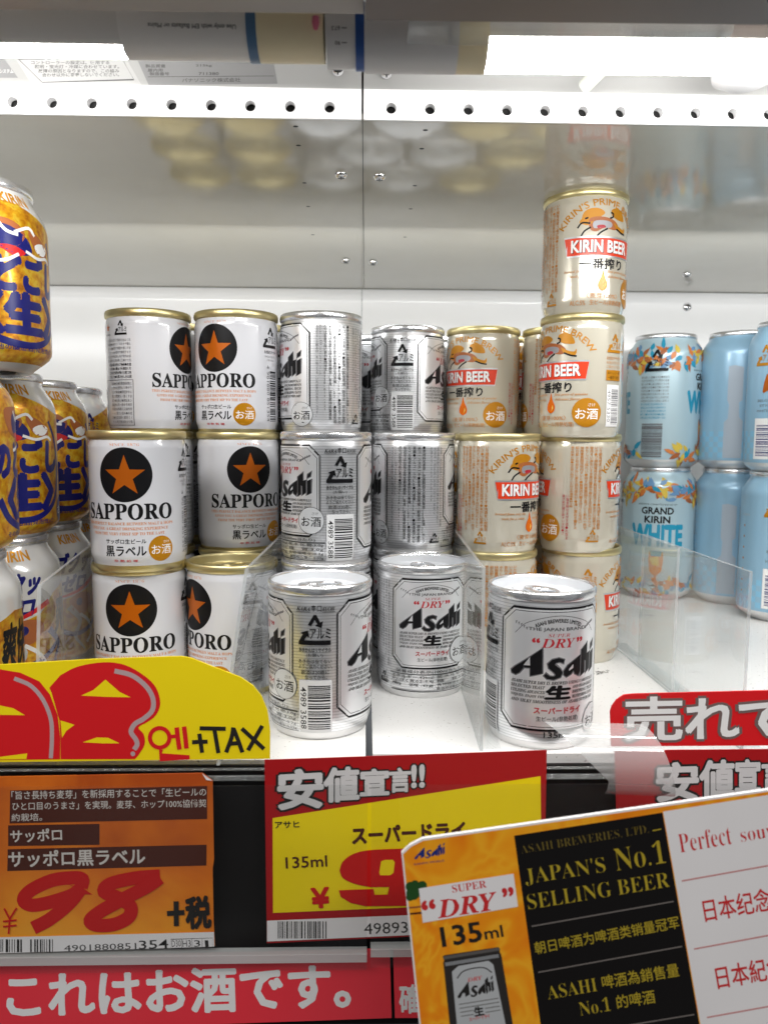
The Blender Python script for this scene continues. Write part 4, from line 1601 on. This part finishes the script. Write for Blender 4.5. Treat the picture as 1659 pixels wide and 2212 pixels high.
GN = 'gold cans with blue characters on the left'
N = gold_bold
RN = 33
place(N, -203, 374, PITCHN, 0, 92, 'gold can cut by the left edge, nearest of the gold row', GN, RN)
place(N, -209, 440, PITCHN, 0, 22, 'gold can with blue characters under the topmost gold can', GN, RN)
place(N, -214, 506, PITCHN, 0, 32, 'gold can third in the row, half hidden by the white star can', GN, RN)
place(N, -220, 572, PITCHN, 51.8, 30, 'dark gold can at the back of the row with a blue recycling mark', GN, RN)
place(N, -197, 407, 2 * PITCHN, 0, 36, 'topmost gold can with big blue characters at the upper left', GN, RN)
Z = gold_zero
place(Z, -203, 374, 0, 35, 60, 'white and gold can at the bottom left corner, black characters showing', GN, RN)
place(Z, -209, 440, 0, 0, 16, 'white and gold can in the bottom layer with blue slanted characters and a red swoosh', GN, RN)
place(Z, -214, 506, 0, -6, 30, 'white and gold can in the bottom layer seen blurred through the clear divider', GN, RN)
place(Z, -220, 572, 0, 0, 30, 'white and gold can last in the bottom layer behind the clear divider', GN, RN)
GB = 'tall blue cans on the right'
T = leafy_can
place(T, 175, 640, 0, 40, -10, 'leaf patterned pale can in the bottom layer, a sliver beside the cream stack', GB, RN)
place(T, 277, 718, 0, 0, -2, 'leaf patterned pale can in the bottom layer with its black and teal name facing', GB, RN)
place(T, 175, 640, PITCHT, 40, 40, 'leaf patterned pale can, a sliver right of the tall cream stack', GB, RN)
place(T, 277, 718, PITCHT, 51.8, -12, 'leaf patterned pale can in the upper layer with barcode and teal letters at its edge', GB, RN)
B_ = tower_can
place(B_, 336, 694, 0, 0, -5, 'sky blue can in the bottom layer beside the leaf patterned can', GB, RN)
place(B_, 346, 626, 0, 51.8, 0, 'sky blue can in the bottom layer cut by the right edge', GB, RN)
place(B_, 336, 694, PITCHT, 0, -5, 'sky blue can in the upper layer with grey tower and checks', GB, RN)
place(B_, 346, 626, PITCHT, 51.8, -25, 'sky blue can in the upper layer cut by the right edge, barcode showing', GB, RN)

#@@DIVIDERS
clear_mat('acrylic', (0.97, 0.98, 0.98), 0.015, 0.045)
clear_mat('acrylic_edge', (0.84, 0.87, 0.88), 0.12, 0.32)
clear_mat('film', (0.93, 0.94, 0.94), 0.05, 0.30, 1.7)


def divider(p_front_top, p_back_top, p_back_bot, p_front_bot, th, label):
    r = empty('shelf_divider', p_front_bot)
    o = np.array(p_front_bot, float)
    q = [np.array(p, float) - o for p in (p_front_top, p_back_top, p_back_bot, p_front_bot)]
    d = q[1] - q[0]
    n = np.array([d[1], -d[0], 0])
    n = n / np.linalg.norm(n) * th / 2
    b = MB()
    vs = [p + n for p in q] + [p - n for p in q]
    b.add(vs, [(0, 1, 2, 3), (7, 6, 5, 4)], 'acrylic')
    b.add(vs, [(0, 4, 5, 1), (1, 5, 6, 2), (2, 6, 7, 3), (3, 7, 4, 0)], 'acrylic_edge')
    b.build('panel', r)
    # foot flange
    f = MB()
    f.add([q[3] + n + (0, 0, 0.9), q[2] + n + (0, 0, 0.9), q[2] + n * 12 + (0, 0, 0.9), q[3] + n * 12 + (0, 0, 0.9)], [(0, 1, 2, 3)], 'acrylic')
    f.build('foot', r)
    return tag(r, label, 'shelf divider', 'clear plastic shelf dividers')


divider((-149.5, 353, 80), (-166, 506, 88), (-166, 506, 0.6), (-149.5, 342, 0.6), 1.6, 'clear divider between the gold cans and the white star cans')
divider((-54.5, 352, 88), (-51.5, 490, 88), (-54, 490, 0.6), (-66, 337, 0.6), 1.6, 'clear slanting divider left of the front silver can')
divider((55.5, 355, 88), (59, 500, 88), (59, 500, 0.6), (55.5, 352, 0.6), 1.6, 'clear divider left of the largest silver can')
divider((180.5, 352, 87), (180.5, 492, 87), (180.5, 492, 0.9), (180.5, 352, 0.9), 1.6, 'front clear divider right of the cream stack beside the empty shelf')
divider((178.2, 430, 87), (178.2, 540, 87), (178.2, 540, 0.9), (178.2, 430, 0.9), 1.6, 'rear clear divider overlapping the front one near the tall cans')

#@@SIGNS
RAIL_Y = 342


def card(name, outline, D, th, base, art, label, cat, group=None, edge=None, parent=None):
    b = MB()
    pts = [U(x, y, D) for x, y in outline]
    b.prism([(p[0], p[2]) for p in pts], D, D + th, base)
    art.on_plane(b, lambda x, y, l: U(x, y, D) - np.array([0, l, 0]), 0.06, 0.004)
    o = b.build(name, parent)
    if label:
        tag(o, label, cat, group)
    return o


mat('sign_yellow', '#F2D800', 0.45, 0, 0, 0.02, 20)
mat('sign_red', '#D4121A', 0.45)
mat('sign_grey', '#B49C9E', 0.45)
mat('paper_white', (0.82, 0.80, 0.81), 0.5, 0, 0, 0.02, 30)
mat('dark_brown', '#4A1A08', 0.5)
mat('dark_red', '#A80E14', 0.4)
mat('rail_black', (0.006, 0.005, 0.005), 0.4, 0, 0, 0, 60, 0.2)
mat('price_red', '#C80A08', 0.45)
mat('soft_black', (0.012, 0.010, 0.009), 0.5)
ramp_mat('amber_card', [(0.25, '#B04A12'), (0.45, '#DE7418'), (0.6, '#F29A22'), (0.8, '#F4AA2C')], 14, 0.35, 0, 8, 0.4)
ramp_mat('swirl_orange', [(0.30, '#EE8208'), (0.42, '#F2930C'), (0.52, '#F7AE20'), (0.60, '#F2950E'), (0.74, '#EC7E08')], 26, 0.35, 0, 2, 2.6)

_t = MATS['amber_card'].node_tree
_sp = _t.nodes.new('ShaderNodeSeparateXYZ')
_mr = _t.nodes.new('ShaderNodeMapRange')
_mr.inputs['From Min'].default_value, _mr.inputs['From Max'].default_value = -0.10, -0.005
_mr.inputs['To Min'].default_value, _mr.inputs['To Max'].default_value = 0.20, -0.16
_ad = _t.nodes.new('ShaderNodeMath')
_nn = [n for n in _t.nodes if n.type == 'TEX_NOISE'][0]
_rr = [n for n in _t.nodes if n.type == 'VALTORGB'][0]
_cc = [n for n in _t.nodes if n.type == 'TEX_COORD'][0]
_t.links.new(_cc.outputs['Object'], _sp.inputs[0])
_t.links.new(_sp.outputs['Z'], _mr.inputs['Value'])
_t.links.new(_nn.outputs['Fac'], _ad.inputs[0])
_t.links.new(_mr.outputs['Result'], _ad.inputs[1])
_t.links.new(_ad.outputs[0], _rr.inputs['Fac'])
clear_mat('lip_clear', (0.9, 0.91, 0.91), 0.08, 0.42)

# price rail: black channel with clear covers, under both shelf panels
r = empty('price_rail', (0, RAIL_Y, -60))
tag(r, 'black price rail along the shelf front with clear covers', 'price rail')
b = MB()
b.box((XL, 0, -70), (XR, 2.0, 58), 'rail_black')
b.build('back_panel', r)
b = MB()
for z, y in ((57.5, -2.2), (54.6, -3.6), (53.0, -3.0)):
    b.cyl((XL, y, z), (XR, y, z), 0.7, 0.7, 'clear_plastic', 10)
b.build('lip', r)
clear_mat('cover', (0.96, 0.965, 0.965), 0.05, 0.004, 1.22)
b = MB()
b.box((XL, -11.6, -34), (1.5, -11.1, 54), 'cover')
b.build('clear_cover', r)
b = MB()
b.box((3.2, -11.6, -33), (XR, -11.1, 54), 'cover')
b.build('clear_cover', r)
b = MB()
p = U(200, 2070, RAIL_Y - 10)
b.box((XL, -11.6, p[2] + 60 - 2.2), (1.5, -6, p[2] + 60 + 1.6), 'lip_clear')
b.box((3.2, -11.6, p[2] + 60 + 0.2), (XR, -6, p[2] + 60 + 3.8), 'lip_clear')
b.build('bottom_lip', r)

# yellow price sign


def Y1(x, y):
    return (x * 0.375, 1368.6 + y * 0.375)


def M(fn, pts):
    return [fn(*p) for p in pts]


a = Art()
a.poly(M(Y1, [(-200, 205), (0, 205), (120, 225), (230, 275), (290, 350), (335, 470), (350, 600), (349, 724), (-200, 730)]), 'sign_red')
a.poly(M(Y1, [(352, 724), (351, 600), (345, 500), (300, 340), (287, 312)] + dense([(350, 240), (450, 190), (600, 165), (720, 180), (830, 240), (900, 310), (925, 400), (900, 470), (850, 510), (800, 540), (830, 580), (835, 640), (800, 700)], 4) + [(780, 723)]), 'sign_red')
a.poly(M(Y1, [(470, 357), (540, 325), (610, 265), (690, 335), (755, 367), (610, 364)]), 'sign_yellow')
a.poly(M(Y1, [(480, 626), (560, 598), (625, 600), (692, 632), (590, 632)]), 'sign_yellow')
a.poly(M(Y1, [(-100, 400), (0, 413), (80, 430), (147, 470), (0, 468), (-100, 468)]), 'sign_yellow')
a.poly(M(Y1, [(-100, 700), (0, 710), (160, 690), (155, 722), (-100, 726)]), 'sign_yellow')
a.poly(M(Y1, [(352, 500), (432, 525), (385, 560), (360, 600)]), 'sign_yellow')
a.stroke(M(Y1, [(85, 258), (180, 300), (250, 380), (295, 490), (302, 600), (296, 718)]), 9, 'sign_grey', 5)
a.stroke(M(Y1, [(662, 215), (760, 240), (840, 300), (882, 370), (880, 440), (830, 490), (780, 520), (757, 565), (785, 610), (792, 640), (775, 668)]), 10.5, 'sign_grey', 5)
a.disc(*Y1(768, 692), 5.2, 'sign_grey', None, 16)
a.ring(*Y1(922, 600), 21, 9, 'sign_red')
a.stroke(M(Y1, [(975, 595), (1020, 590)]), 8, 'sign_red')
a.stroke(M(Y1, [(1020, 540), (1026, 600), (1036, 668)]), 10, 'sign_red', 3)
a.stroke(M(Y1, [(1062, 535), (1070, 600), (1076, 662)]), 10, 'sign_red', 3)
a.stroke(M(Y1, [(930, 668), (928, 712), (1094, 712)]), 9, 'sign_red')
for pts in ([(1108, 625), (1198, 622)], [(1150, 576), (1166, 686)], [(1152, 545), (1302, 548)], [(1236, 548), (1260, 688)], [(1304, 684), (1335, 600), (1346, 540)], [(1346, 545), (1372, 610), (1398, 684)], [(1316, 634), (1388, 630)], [(1394, 546), (1522, 664)], [(1512, 530), (1430, 672)]):
    a.stroke(M(Y1, pts), 9, 'soft_black', 3)
card('price_sign', [(-300, 1455), (0, 1436), (200, 1424), (392, 1417.5), (415, 1422), (460, 1440), (520, 1463), (548, 1482), (566, 1505), (578, 1535), (584, 1580), (583.5, 1639), (-300, 1650)], RAIL_Y - 5, 0.8, 'sign_yellow', a,
     'yellow price sign with large red bubble digits and handwritten plus tax in black', 'price sign')


# amber 98 price card
def C1(x, y):
    return (x * 0.375, 1617.5 + y * 0.375)


def C1t(a, s, x0, y0, x1, y1, h, mt, bold=0.0, shear=0.0):
    return qt(a, s, *C1(x0, y0), *C1(x1, y1), h * 0.375, mt, bold, shear)


a = Art()
a.poly(M(C1, [(62, 240), (1195, 214), (1195, 404), (58, 430)]), 'dark_brown')
a.poly(M(C1, [(50, 440), (576, 432), (576, 553), (50, 560)]), 'dark_brown')
a.poly(M(C1, [(48, 578), (1192, 552), (1191, 672), (45, 704)]), 'dark_brown')
mat('warm_white', (0.66, 0.62, 0.58), 0.5)
C1t(a, '「旨さ長持ち麦芽」を新採用することで「生ビールの', 70, 292, 1190, 272, 48, 'warm_white', 0.004)
C1t(a, 'ひと口目のうまさ」を実現。麦芽、ホップ100%協働契', 75, 354, 1190, 336, 46, 'warm_white', 0.004)
C1t(a, '約栽培。', 70, 418, 246, 414, 44, 'warm_white', 0.004)
C1t(a, 'サッポロ', 65, 540, 360, 528, 72, 'warm_white', 0.022)
C1t(a, 'サッポロ黒ラベル', 55, 682, 838, 664, 92, 'warm_white', 0.024)
a.stroke(M(C1, [(470, 800), (478, 752), (420, 742), (300, 758), (180, 815), (140, 870), (190, 900), (300, 880), (420, 840), (466, 806), (400, 890), (290, 980), (195, 1030)]), 29, 'price_red', 5, pile=True)
a.stroke(M(C1, [(925, 730), (780, 742), (640, 775), (605, 820), (690, 858), (755, 905), (745, 965), (660, 1008), (560, 1012), (525, 985), (580, 935), (700, 868), (850, 790), (925, 738)]), 29, 'price_red', 5, pile=True)
for pts in ([(30, 915), (62, 975)], [(102, 912), (62, 975), (56, 1062)], [(24, 990), (102, 982)], [(24, 1020), (102, 1012)]):
    a.stroke(M(C1, pts), 4, 'price_red')
a.stroke(M(C1, [(966, 944), (1066, 938)]), 11, 'soft_black')
a.stroke(M(C1, [(1018, 874), (1020, 1016)]), 11, 'soft_black')
C1t(a, '税', 1082, 1030, 1218, 1022, 176, 'soft_black', 0.04)
a.poly(M(C1, [(-60, 1082), (1236, 1050), (1238, 1134), (-60, 1174)]), 'paper_white')
rb = random.Random(2)
for x0, x1 in ((0, 148), (180, 320)):
    p0, p1 = C1(x0, 1092), C1(x1, 1166)
    a.barcode(p0[0], p1[1], p1[0], p0[1], 'soft_black', 9, rb)
C1t(a, '4901880851', 375, 1162, 790, 1148, 36, 'soft_black', 0.0)
C1t(a, '354', 806, 1150, 974, 1142, 50, 'soft_black', 0.006)
for s, x0, x1 in (('D30', 994, 1046), ('H3', 1056, 1104), ('3', 1122, 1158), ('1', 1186, 1206)):
    C1t(a, s, x0, 1136, x1, 1134, 38, 'soft_black', 0.0)
a.stroke(M(C1, [(988, 1092), (1228, 1084), (1228, 1138), (988, 1146)]), 0.8, 'soft_black', closed=True)
for x in (1050, 1110, 1168):
    a.stroke(M(C1, [(x, 1090), (x, 1142)]), 0.8, 'soft_black')
a.poly(M(C1, [(1168, 138), (1226, 180), (1192, 176)]), 'paper_white')
card('price_card', M(C1, [(-60, 162), (1168, 140), (1226, 184), (1234, 640), (1226, 690), (1232, 1000), (1240, 1134), (-60, 1176)]), RAIL_Y - 9, 0.4, 'amber_card', a,
     'amber price card with red 98 and plus tax for the star cans', 'price card', 'price cards in the rail')


# yellow and red price card
def C2(x, y):
    return (497.6 + x * 0.325, 1534.4 + y * 0.325)


def C2t(a, s, x0, y0, x1, y1, h, mt, bold=0.0, shear=0.0):
    return qt(a, s, *C2(x0, y0), *C2(x1, y1), h * 0.325, mt, bold, shear)


def title(a, fn, k, boxes):
    for pas in (0, 1):
        for ch, (x0, y0, x1, y1, dy) in boxes:
            ll, lr, ul = fn(x0, y0 + dy), fn(x1, y0), fn(x0, y1 + dy)
            if pas == 0:
                a.text(ch, ll, lr, ul, 'soft_black', 0.085)
            else:
                a.text(ch, ll, lr, ul, 'warm_white2', 0.035)


mat('warm_white2', (0.62, 0.61, 0.62), 0.5)
a = Art()
a.poly(M(C2, [(282, 716), (2060, 437), (2070, 1272), (285, 1346)]), 'sign_yellow')
title(a, C2, 0.325, [('安', (325, 640, 610, 390, 14)), ('値', (628, 595, 850, 378, 10)), ('宣', (868, 555, 1050, 388, 8)), ('言', (1060, 535, 1195, 382, 6)), ('!!', (1208, 505, 1285, 362, 4))])
C2t(a, 'アサヒ', 300, 782, 460, 776, 44, 'soft_black', 0.02)
C2t(a, 'スーパードライ', 815, 885, 1560, 846, 108, 'dark_brown', 0.04)
C2t(a, '135ml', 372, 1048, 645, 1034, 74, 'dark_brown', 0.012)
C2t(a, '¥', 548, 1310, 660, 1302, 128, 'price_red', 0.03)
a.poly(M(C2, dense([(726, 1060), (750, 1000), (820, 950), (930, 925), (1150, 915)], 4) + [(1350, 918), (1350, 1168), (930, 1171)] + dense([(930, 1171), (830, 1150), (750, 1112), (726, 1060)], 4)[1:-1]), 'price_red')
a.poly(M(C2, [(722, 1192), (952, 1183), (958, 1222), (1045, 1220), (1056, 1169), (1350, 1164), (1350, 1294), (900, 1298), (800, 1276), (735, 1236)]), 'price_red')
a.poly(M(C2, [(1002, 1000), (1030, 990), (1080, 990), (1092, 1006), (1084, 1076), (1062, 1092), (996, 1092), (990, 1074)]), 'sign_yellow')
a.poly(M(C2, [(246, 1394), (2068, 1322), (2066, 1450), (246, 1532)]), 'paper_white')
p0, p1 = C2(316, 1398), C2(648, 1512)
a.barcode(p0[0], p1[1], p1[0], p0[1], 'soft_black', 24, rb)
C2t(a, '49893588', 890, 1486, 1366, 1466, 74, 'soft_black', 0.0)
card('price_card', M(C2, [(228, 330), (2102, 265), (2080, 1462), (244, 1548)]), RAIL_Y - 8, 0.4, 'dark_red', a,
     'yellow price card with dark red border and big red digit under the silver cans', 'price card', 'price cards in the rail')

# red drinks warning strips


def sred(outline, words, D, label):
    a = Art()
    for s, q in words:
        qt(a, s, *q, 'white_ink', 0.03)
    card('warning_strip', outline, D, 0.8, 'strip_red', a, label, 'sign', 'red warning strips below the rail')


mat('strip_red', '#EA3442', 0.25, 0, 0.4)
sred([(-300, 2085), (0, 2071), (622, 2056), (842, 2050), (846, 2199), (-300, 2240)], [('これはお酒です。', (19, 2198, 756, 2175, 92))], RAIL_Y - 4, 'red strip with large white Japanese lettering at the bottom left')
sred([(849, 2050), (2200, 2030), (2200, 2196), (853, 2199)], [('確認', (864, 2188, 950, 2186, 60))], RAIL_Y - 4, 'red strip with one white character beside the tilted sign')


# right red sign and the card beneath
def C3(x, y):
    return (995 + x * 0.4, 1451.6 + y * 0.4)


a = Art()
for pas in (0, 1):
    for ch, (x0, y0, x1, y1) in (('売', (885, 378, 1195, 138)), ('れ', (1212, 362, 1500, 146)), ('て', (1500, 370, 1800, 160))):
        a.text(ch, C3(x0, y0), C3(x1, y0 - 6), C3(x0, y1), 'sign_outline' if pas == 0 else 'white_ink', 0.075 if pas == 0 else 0.03) if 'sign_outline' in MATS else None
mat('sign_outline', '#6E5A58', 0.5)  # printed grey outline round the white characters
a = Art()
for pas in (0, 1):
    for ch, (x0, y0, x1, y1) in (('売', (888, 372, 1190, 140)), ('れ', (1216, 358, 1496, 148)), ('て', (1505, 362, 1790, 165))):
        a.text(ch, C3(x0, y0), C3(x1, y0 - 6), C3(x0, y1), 'sign_outline' if pas == 0 else 'white_ink', 0.07 if pas == 0 else 0.025)
card('price_sign', M(C3, [(806, 215), (815, 185), (840, 150), (880, 124), (930, 118), (1659, 100), (2500, 84), (2500, 392), (812, 402)]), RAIL_Y - 4, 0.8, 'sign_red', a,
     'red sign with large white characters outlined in grey at the right edge', 'price sign')
a = Art()
title(a, C3, 0.4, [('安', (1060, 690, 1275, 490, 6)), ('値', (1292, 668, 1470, 478, 4)), ('宣', (1482, 640, 1612, 474, 3)), ('言', (1625, 630, 1760, 474, 3))])
card('price_card', M(C3, [(830, 424), (2500, 410), (2500, 1100), (850, 1120)]), RAIL_Y - 7, 0.4, 'dark_red', a,
     'dark red price card with white characters, right of the black gap', 'price card', 'price cards in the rail')

# curled clear film tag at the right
b = MB()
K_ = 28
vs, ns, fs = [], [], []
RF = 16.5
zf = U(1320, 1652, RAIL_Y - 20)[2]
for k in range(K_ + 1):
    t = k / K_
    ph = math.radians(84 - 150 * t)
    y3, z3 = RAIL_Y - 10 - RF * math.cos(ph), zf + RF * math.sin(ph)
    y = 1563 + 182 * t
    xl = U(1185 + 120 * min(1, t * 1.5) ** 1.2, y, RAIL_Y - 20)[0]
    xr = U(1400 + 62 * t ** 0.8, y, RAIL_Y - 20)[0]
    for x in (xl, xr):
        vs.append((x, y3, z3 - (1.2 if x == xr else 0)))
        ns.append((0, -math.cos(ph), math.sin(ph)))
for k in range(K_):
    fs.append((2 * k, 2 * k + 1, 2 * k + 3, 2 * k + 2))
b.add(vs, [tuple(reversed(f)) for f in fs], 'film', ns, True)
tag(b.build('film_tag'), 'curled clear plastic film tag hanging over the rail beside the red sign', 'film tag')


# tilted promotional card in front
def D1(x, y):
    return (829.5 + x * 0.25, 1742 + y * 0.25)


def D2(x, y):
    return (1078 + x * 0.35, 1700.4 + y * 0.35)


PY = 262
mat('panel_black', (0.006, 0.005, 0.005), 0.6, 0, 0, 0, 60, 0.2)
mat('gold_print', '#B09A28', 0.4)
mat('dim_gold', '#6A5A20', 0.45)
mat('line_grey', '#77706C', 0.5)
mat('promo_red', '#CC2A2C', 0.45)
mat('faded_red', '#C88484', 0.5)
mat('tree_green', '#1C4A18', 0.5)
mat('navy_ink', '#1A2C78', 0.4)
mat('picture_grey', '#5A5654', 0.5)
mat('picture_dark', '#2A2624', 0.5)
a = Art()
a.poly([(871, 1845), (888, 1829), (914, 1816), (1659, 1710), (1760, 1696), (1760, 2396), (929, 2396), (909, 2212)], 'swirl_orange')
a.poly([(1110, 1805), (1430, 1755), (1510, 2212), (1543, 2396), (1193, 2396), (1167, 2212)], 'panel_black')
a.poly([(1431.5, 1753), (1760, 1701), (1760, 2396), (1545, 2396), (1512, 2212)], 'paper_white')


def d2(s, x0, y0, x1, y1, h, mt, bold=0.0, shear=0.0):
    qt(a, s, *D2(x0, y0), *D2(x1, y1), h * 0.35, mt, bold, shear)


def d1(s, x0, y0, x1, y1, h, mt, bold=0.0, shear=0.0):
    qt(a, s, *D1(x0, y0), *D1(x1, y1), h * 0.25, mt, bold, shear)


d2(serif('ASAHI BREWERIES, LTD.'), 138, 420, 925, 290, 62, 'dim_gold', -0.018)
a.stroke(M(D2, [(945, 268), (998, 258)]), 2.4, 'gold_print')
d2(serif("JAPAN'S"), 165, 612, 662, 535, 112, 'gold_print', -0.014)
d2(serif('No.1'), 722, 520, 1032, 470, 150, 'gold_print', -0.012)
d2(serif('SELLING BEER'), 180, 758, 1056, 616, 98, 'gold_print', -0.014)
for p0, p1 in (((200, 858), (1075, 704)), ((240, 1142), (1126, 982)), ((700, 1484), (1202, 1402))):
    a.stroke(M(D2, [p0, p1]), 2.6, 'line_grey')
d2('朝日啤酒为啤酒类销量冠军', 225, 1032, 1112, 868, 76, 'gold_print', 0.006)
d2(serif('ASAHI'), 302, 1312, 608, 1258, 86, 'gold_print', -0.012)
d2('啤酒為銷售量', 640, 1246, 1112, 1166, 84, 'gold_print', 0.006)
d2(serif('No.1'), 500, 1412, 690, 1380, 90, 'gold_print', -0.012)
d2('的啤酒', 730, 1368, 964, 1330, 84, 'gold_print', 0.006)
d2(serif('Perfect'), 1116, 408, 1440, 352, 122, 'promo_red', -0.014)
d2(serif('souvenir'), 1492, 340, 1890, 272, 92, 'promo_red', -0.014)
for p0, p1 in (((1125, 578), (1900, 440)), ((1200, 998), (1950, 860)), ((1280, 1420), (1950, 1300))):
    a.stroke(M(D2, [p0, p1]), 3.2, 'faded_red')
d2('日本纪念品', 1272, 832, 1790, 740, 142, 'promo_red', 0.012)
d2('日本紀念品', 1350, 1246, 1870, 1154, 142, 'promo_red', 0.012)
# left part
_ax, _ay = np.array(D1(262, 466)), np.array(D1(526, 424))
_up = np.array([-0.0, -26.0])
logo(a, lambda x, y: tuple(_ax + (_ay - _ax) * x / 100 + _up * y / 52), 'navy_ink')
d1('KANPAI WORLD', 262, 506, 522, 472, 16, 'navy_ink')
for cx_, cy_, r_ in ((228, 690, 42), (268, 668, 34), (250, 748, 58), (330, 680, 40), (300, 730, 48), (224, 780, 34)):
    a.disc(*D1(cx_, cy_), r_ * 0.25, 'tree_green', None, 18)
a.stroke(M(D1, [(215, 872), (320, 862)]), 4, 'leaf_brown')
a.stroke(M(D1, [(225, 925), (325, 915)]), 4, 'dark_brown')
a.poly(M(D1, [(300, 706), (1116, 578), (1155, 862), (335, 1002)]), 'paper_white')
d1(serif('SUPER'), 592, 744, 886, 698, 66, 'promo_red', 0.0)
d1(serif('DRY', 'i'), 470, 962, 985, 884, 150, 'promo_red', 0.01)
d1('“', 335, 890, 438, 872, 70, 'promo_red', 0.03)
d1('”', 1030, 775, 1115, 762, 66, 'promo_red', 0.03)
d1('135', 508, 1208, 848, 1156, 168, 'soft_black', 0.02)
d1('ml', 876, 1144, 1030, 1118, 100, 'soft_black', 0.012)
a.poly(M(D1, [(506, 1290), (520, 1280), (985, 1210), (998, 1222), (996, 1250), (1010, 1275), (1130, 2000), (1150, 2500), (640, 2600), (570, 1900), (512, 1345), (520, 1325)]), 'picture_dark')
a.poly(M(D1, [(512, 1290), (990, 1214), (994, 1240), (515, 1318)]), 'picture_grey')
a.poly(M(D1, [(525, 1345), (985, 1270), (990, 1300), (530, 1375)]), 'silver_ink')
a.poly(M(D1, [(585, 1420), (640, 1370), (900, 1325), (945, 1360), (1075, 2000), (1110, 2500), (690, 2560), (630, 1900)]), 'pale_disc')
a.stroke(M(D1, [(585, 1420), (640, 1370), (900, 1325), (945, 1360), (1075, 2000)]), 1.2, 'picture_dark')
_bx, _by = np.array(D1(636, 1668)), np.array(D1(956, 1612))
logo(a, lambda x, y: tuple(_bx + (_by - _bx) * x / 100 + np.array([-4, -36.0]) * y / 52), 'soft_black')
d1(serif('DRY', 'i'), 720, 1510, 850, 1488, 32, 'promo_red')
a.stroke(M(D1, [(630, 1480), (680, 1420), (780, 1390), (870, 1390), (930, 1430)]), 2.4, 'picture_dark', 4)
for k in range(4):
    a.stroke(M(D1, [(645 + 6 * k, 1705 + 34 * k), (985 + 6 * k, 1650 + 34 * k)]), 1.6, 'picture_grey')
a.poly(M(D1, [(765, 1730), (865, 1712), (878, 1800), (778, 1818)]), 'pale_disc')
d1('生', 785, 1806, 862, 1792, 76, 'soft_black', 0.04)
d1('スーパードライ', 738, 1848, 912, 1816, 30, 'promo_red', 0.02)
card('promo_card', [(867, 1843), (885, 1826), (912, 1812), (1659, 1706), (1760, 1692), (1760, 2400), (925, 2400), (905, 2212)], PY, 1.4, 'paper_white', a,
     'tilted promotional card in orange, black and white, closest to the viewer', 'sign')

# scraps on the shelf beside the cream stack
mat('scrap_grey', (0.25, 0.24, 0.23), 0.6)
cs = np.array([0, 0, EYE])
rs_ = random.Random(4)


def floor_at(px, py):
    r_ = ray(px, py)
    return EYEP + r_ * ((0.4 - EYE) / r_[2])


b = MB()
for k in range(22):
    c = floor_at(1298 + rs_.gauss(0, 9), 1452 + rs_.gauss(0, 3))
    L, an = rs_.uniform(0.5, 1.8), rs_.uniform(0, 6.28)
    d_ = np.array([math.cos(an), math.sin(an), 0]) * L
    b.cyl(c - d_ + (0, 0, 0.25), c + d_ + (0, 0, 0.3 + rs_.random()), 0.22, 0.1, 'scrap_grey', 5)
tag(b.build('debris'), kind='stuff')

bpy.data.objects.remove(_to)
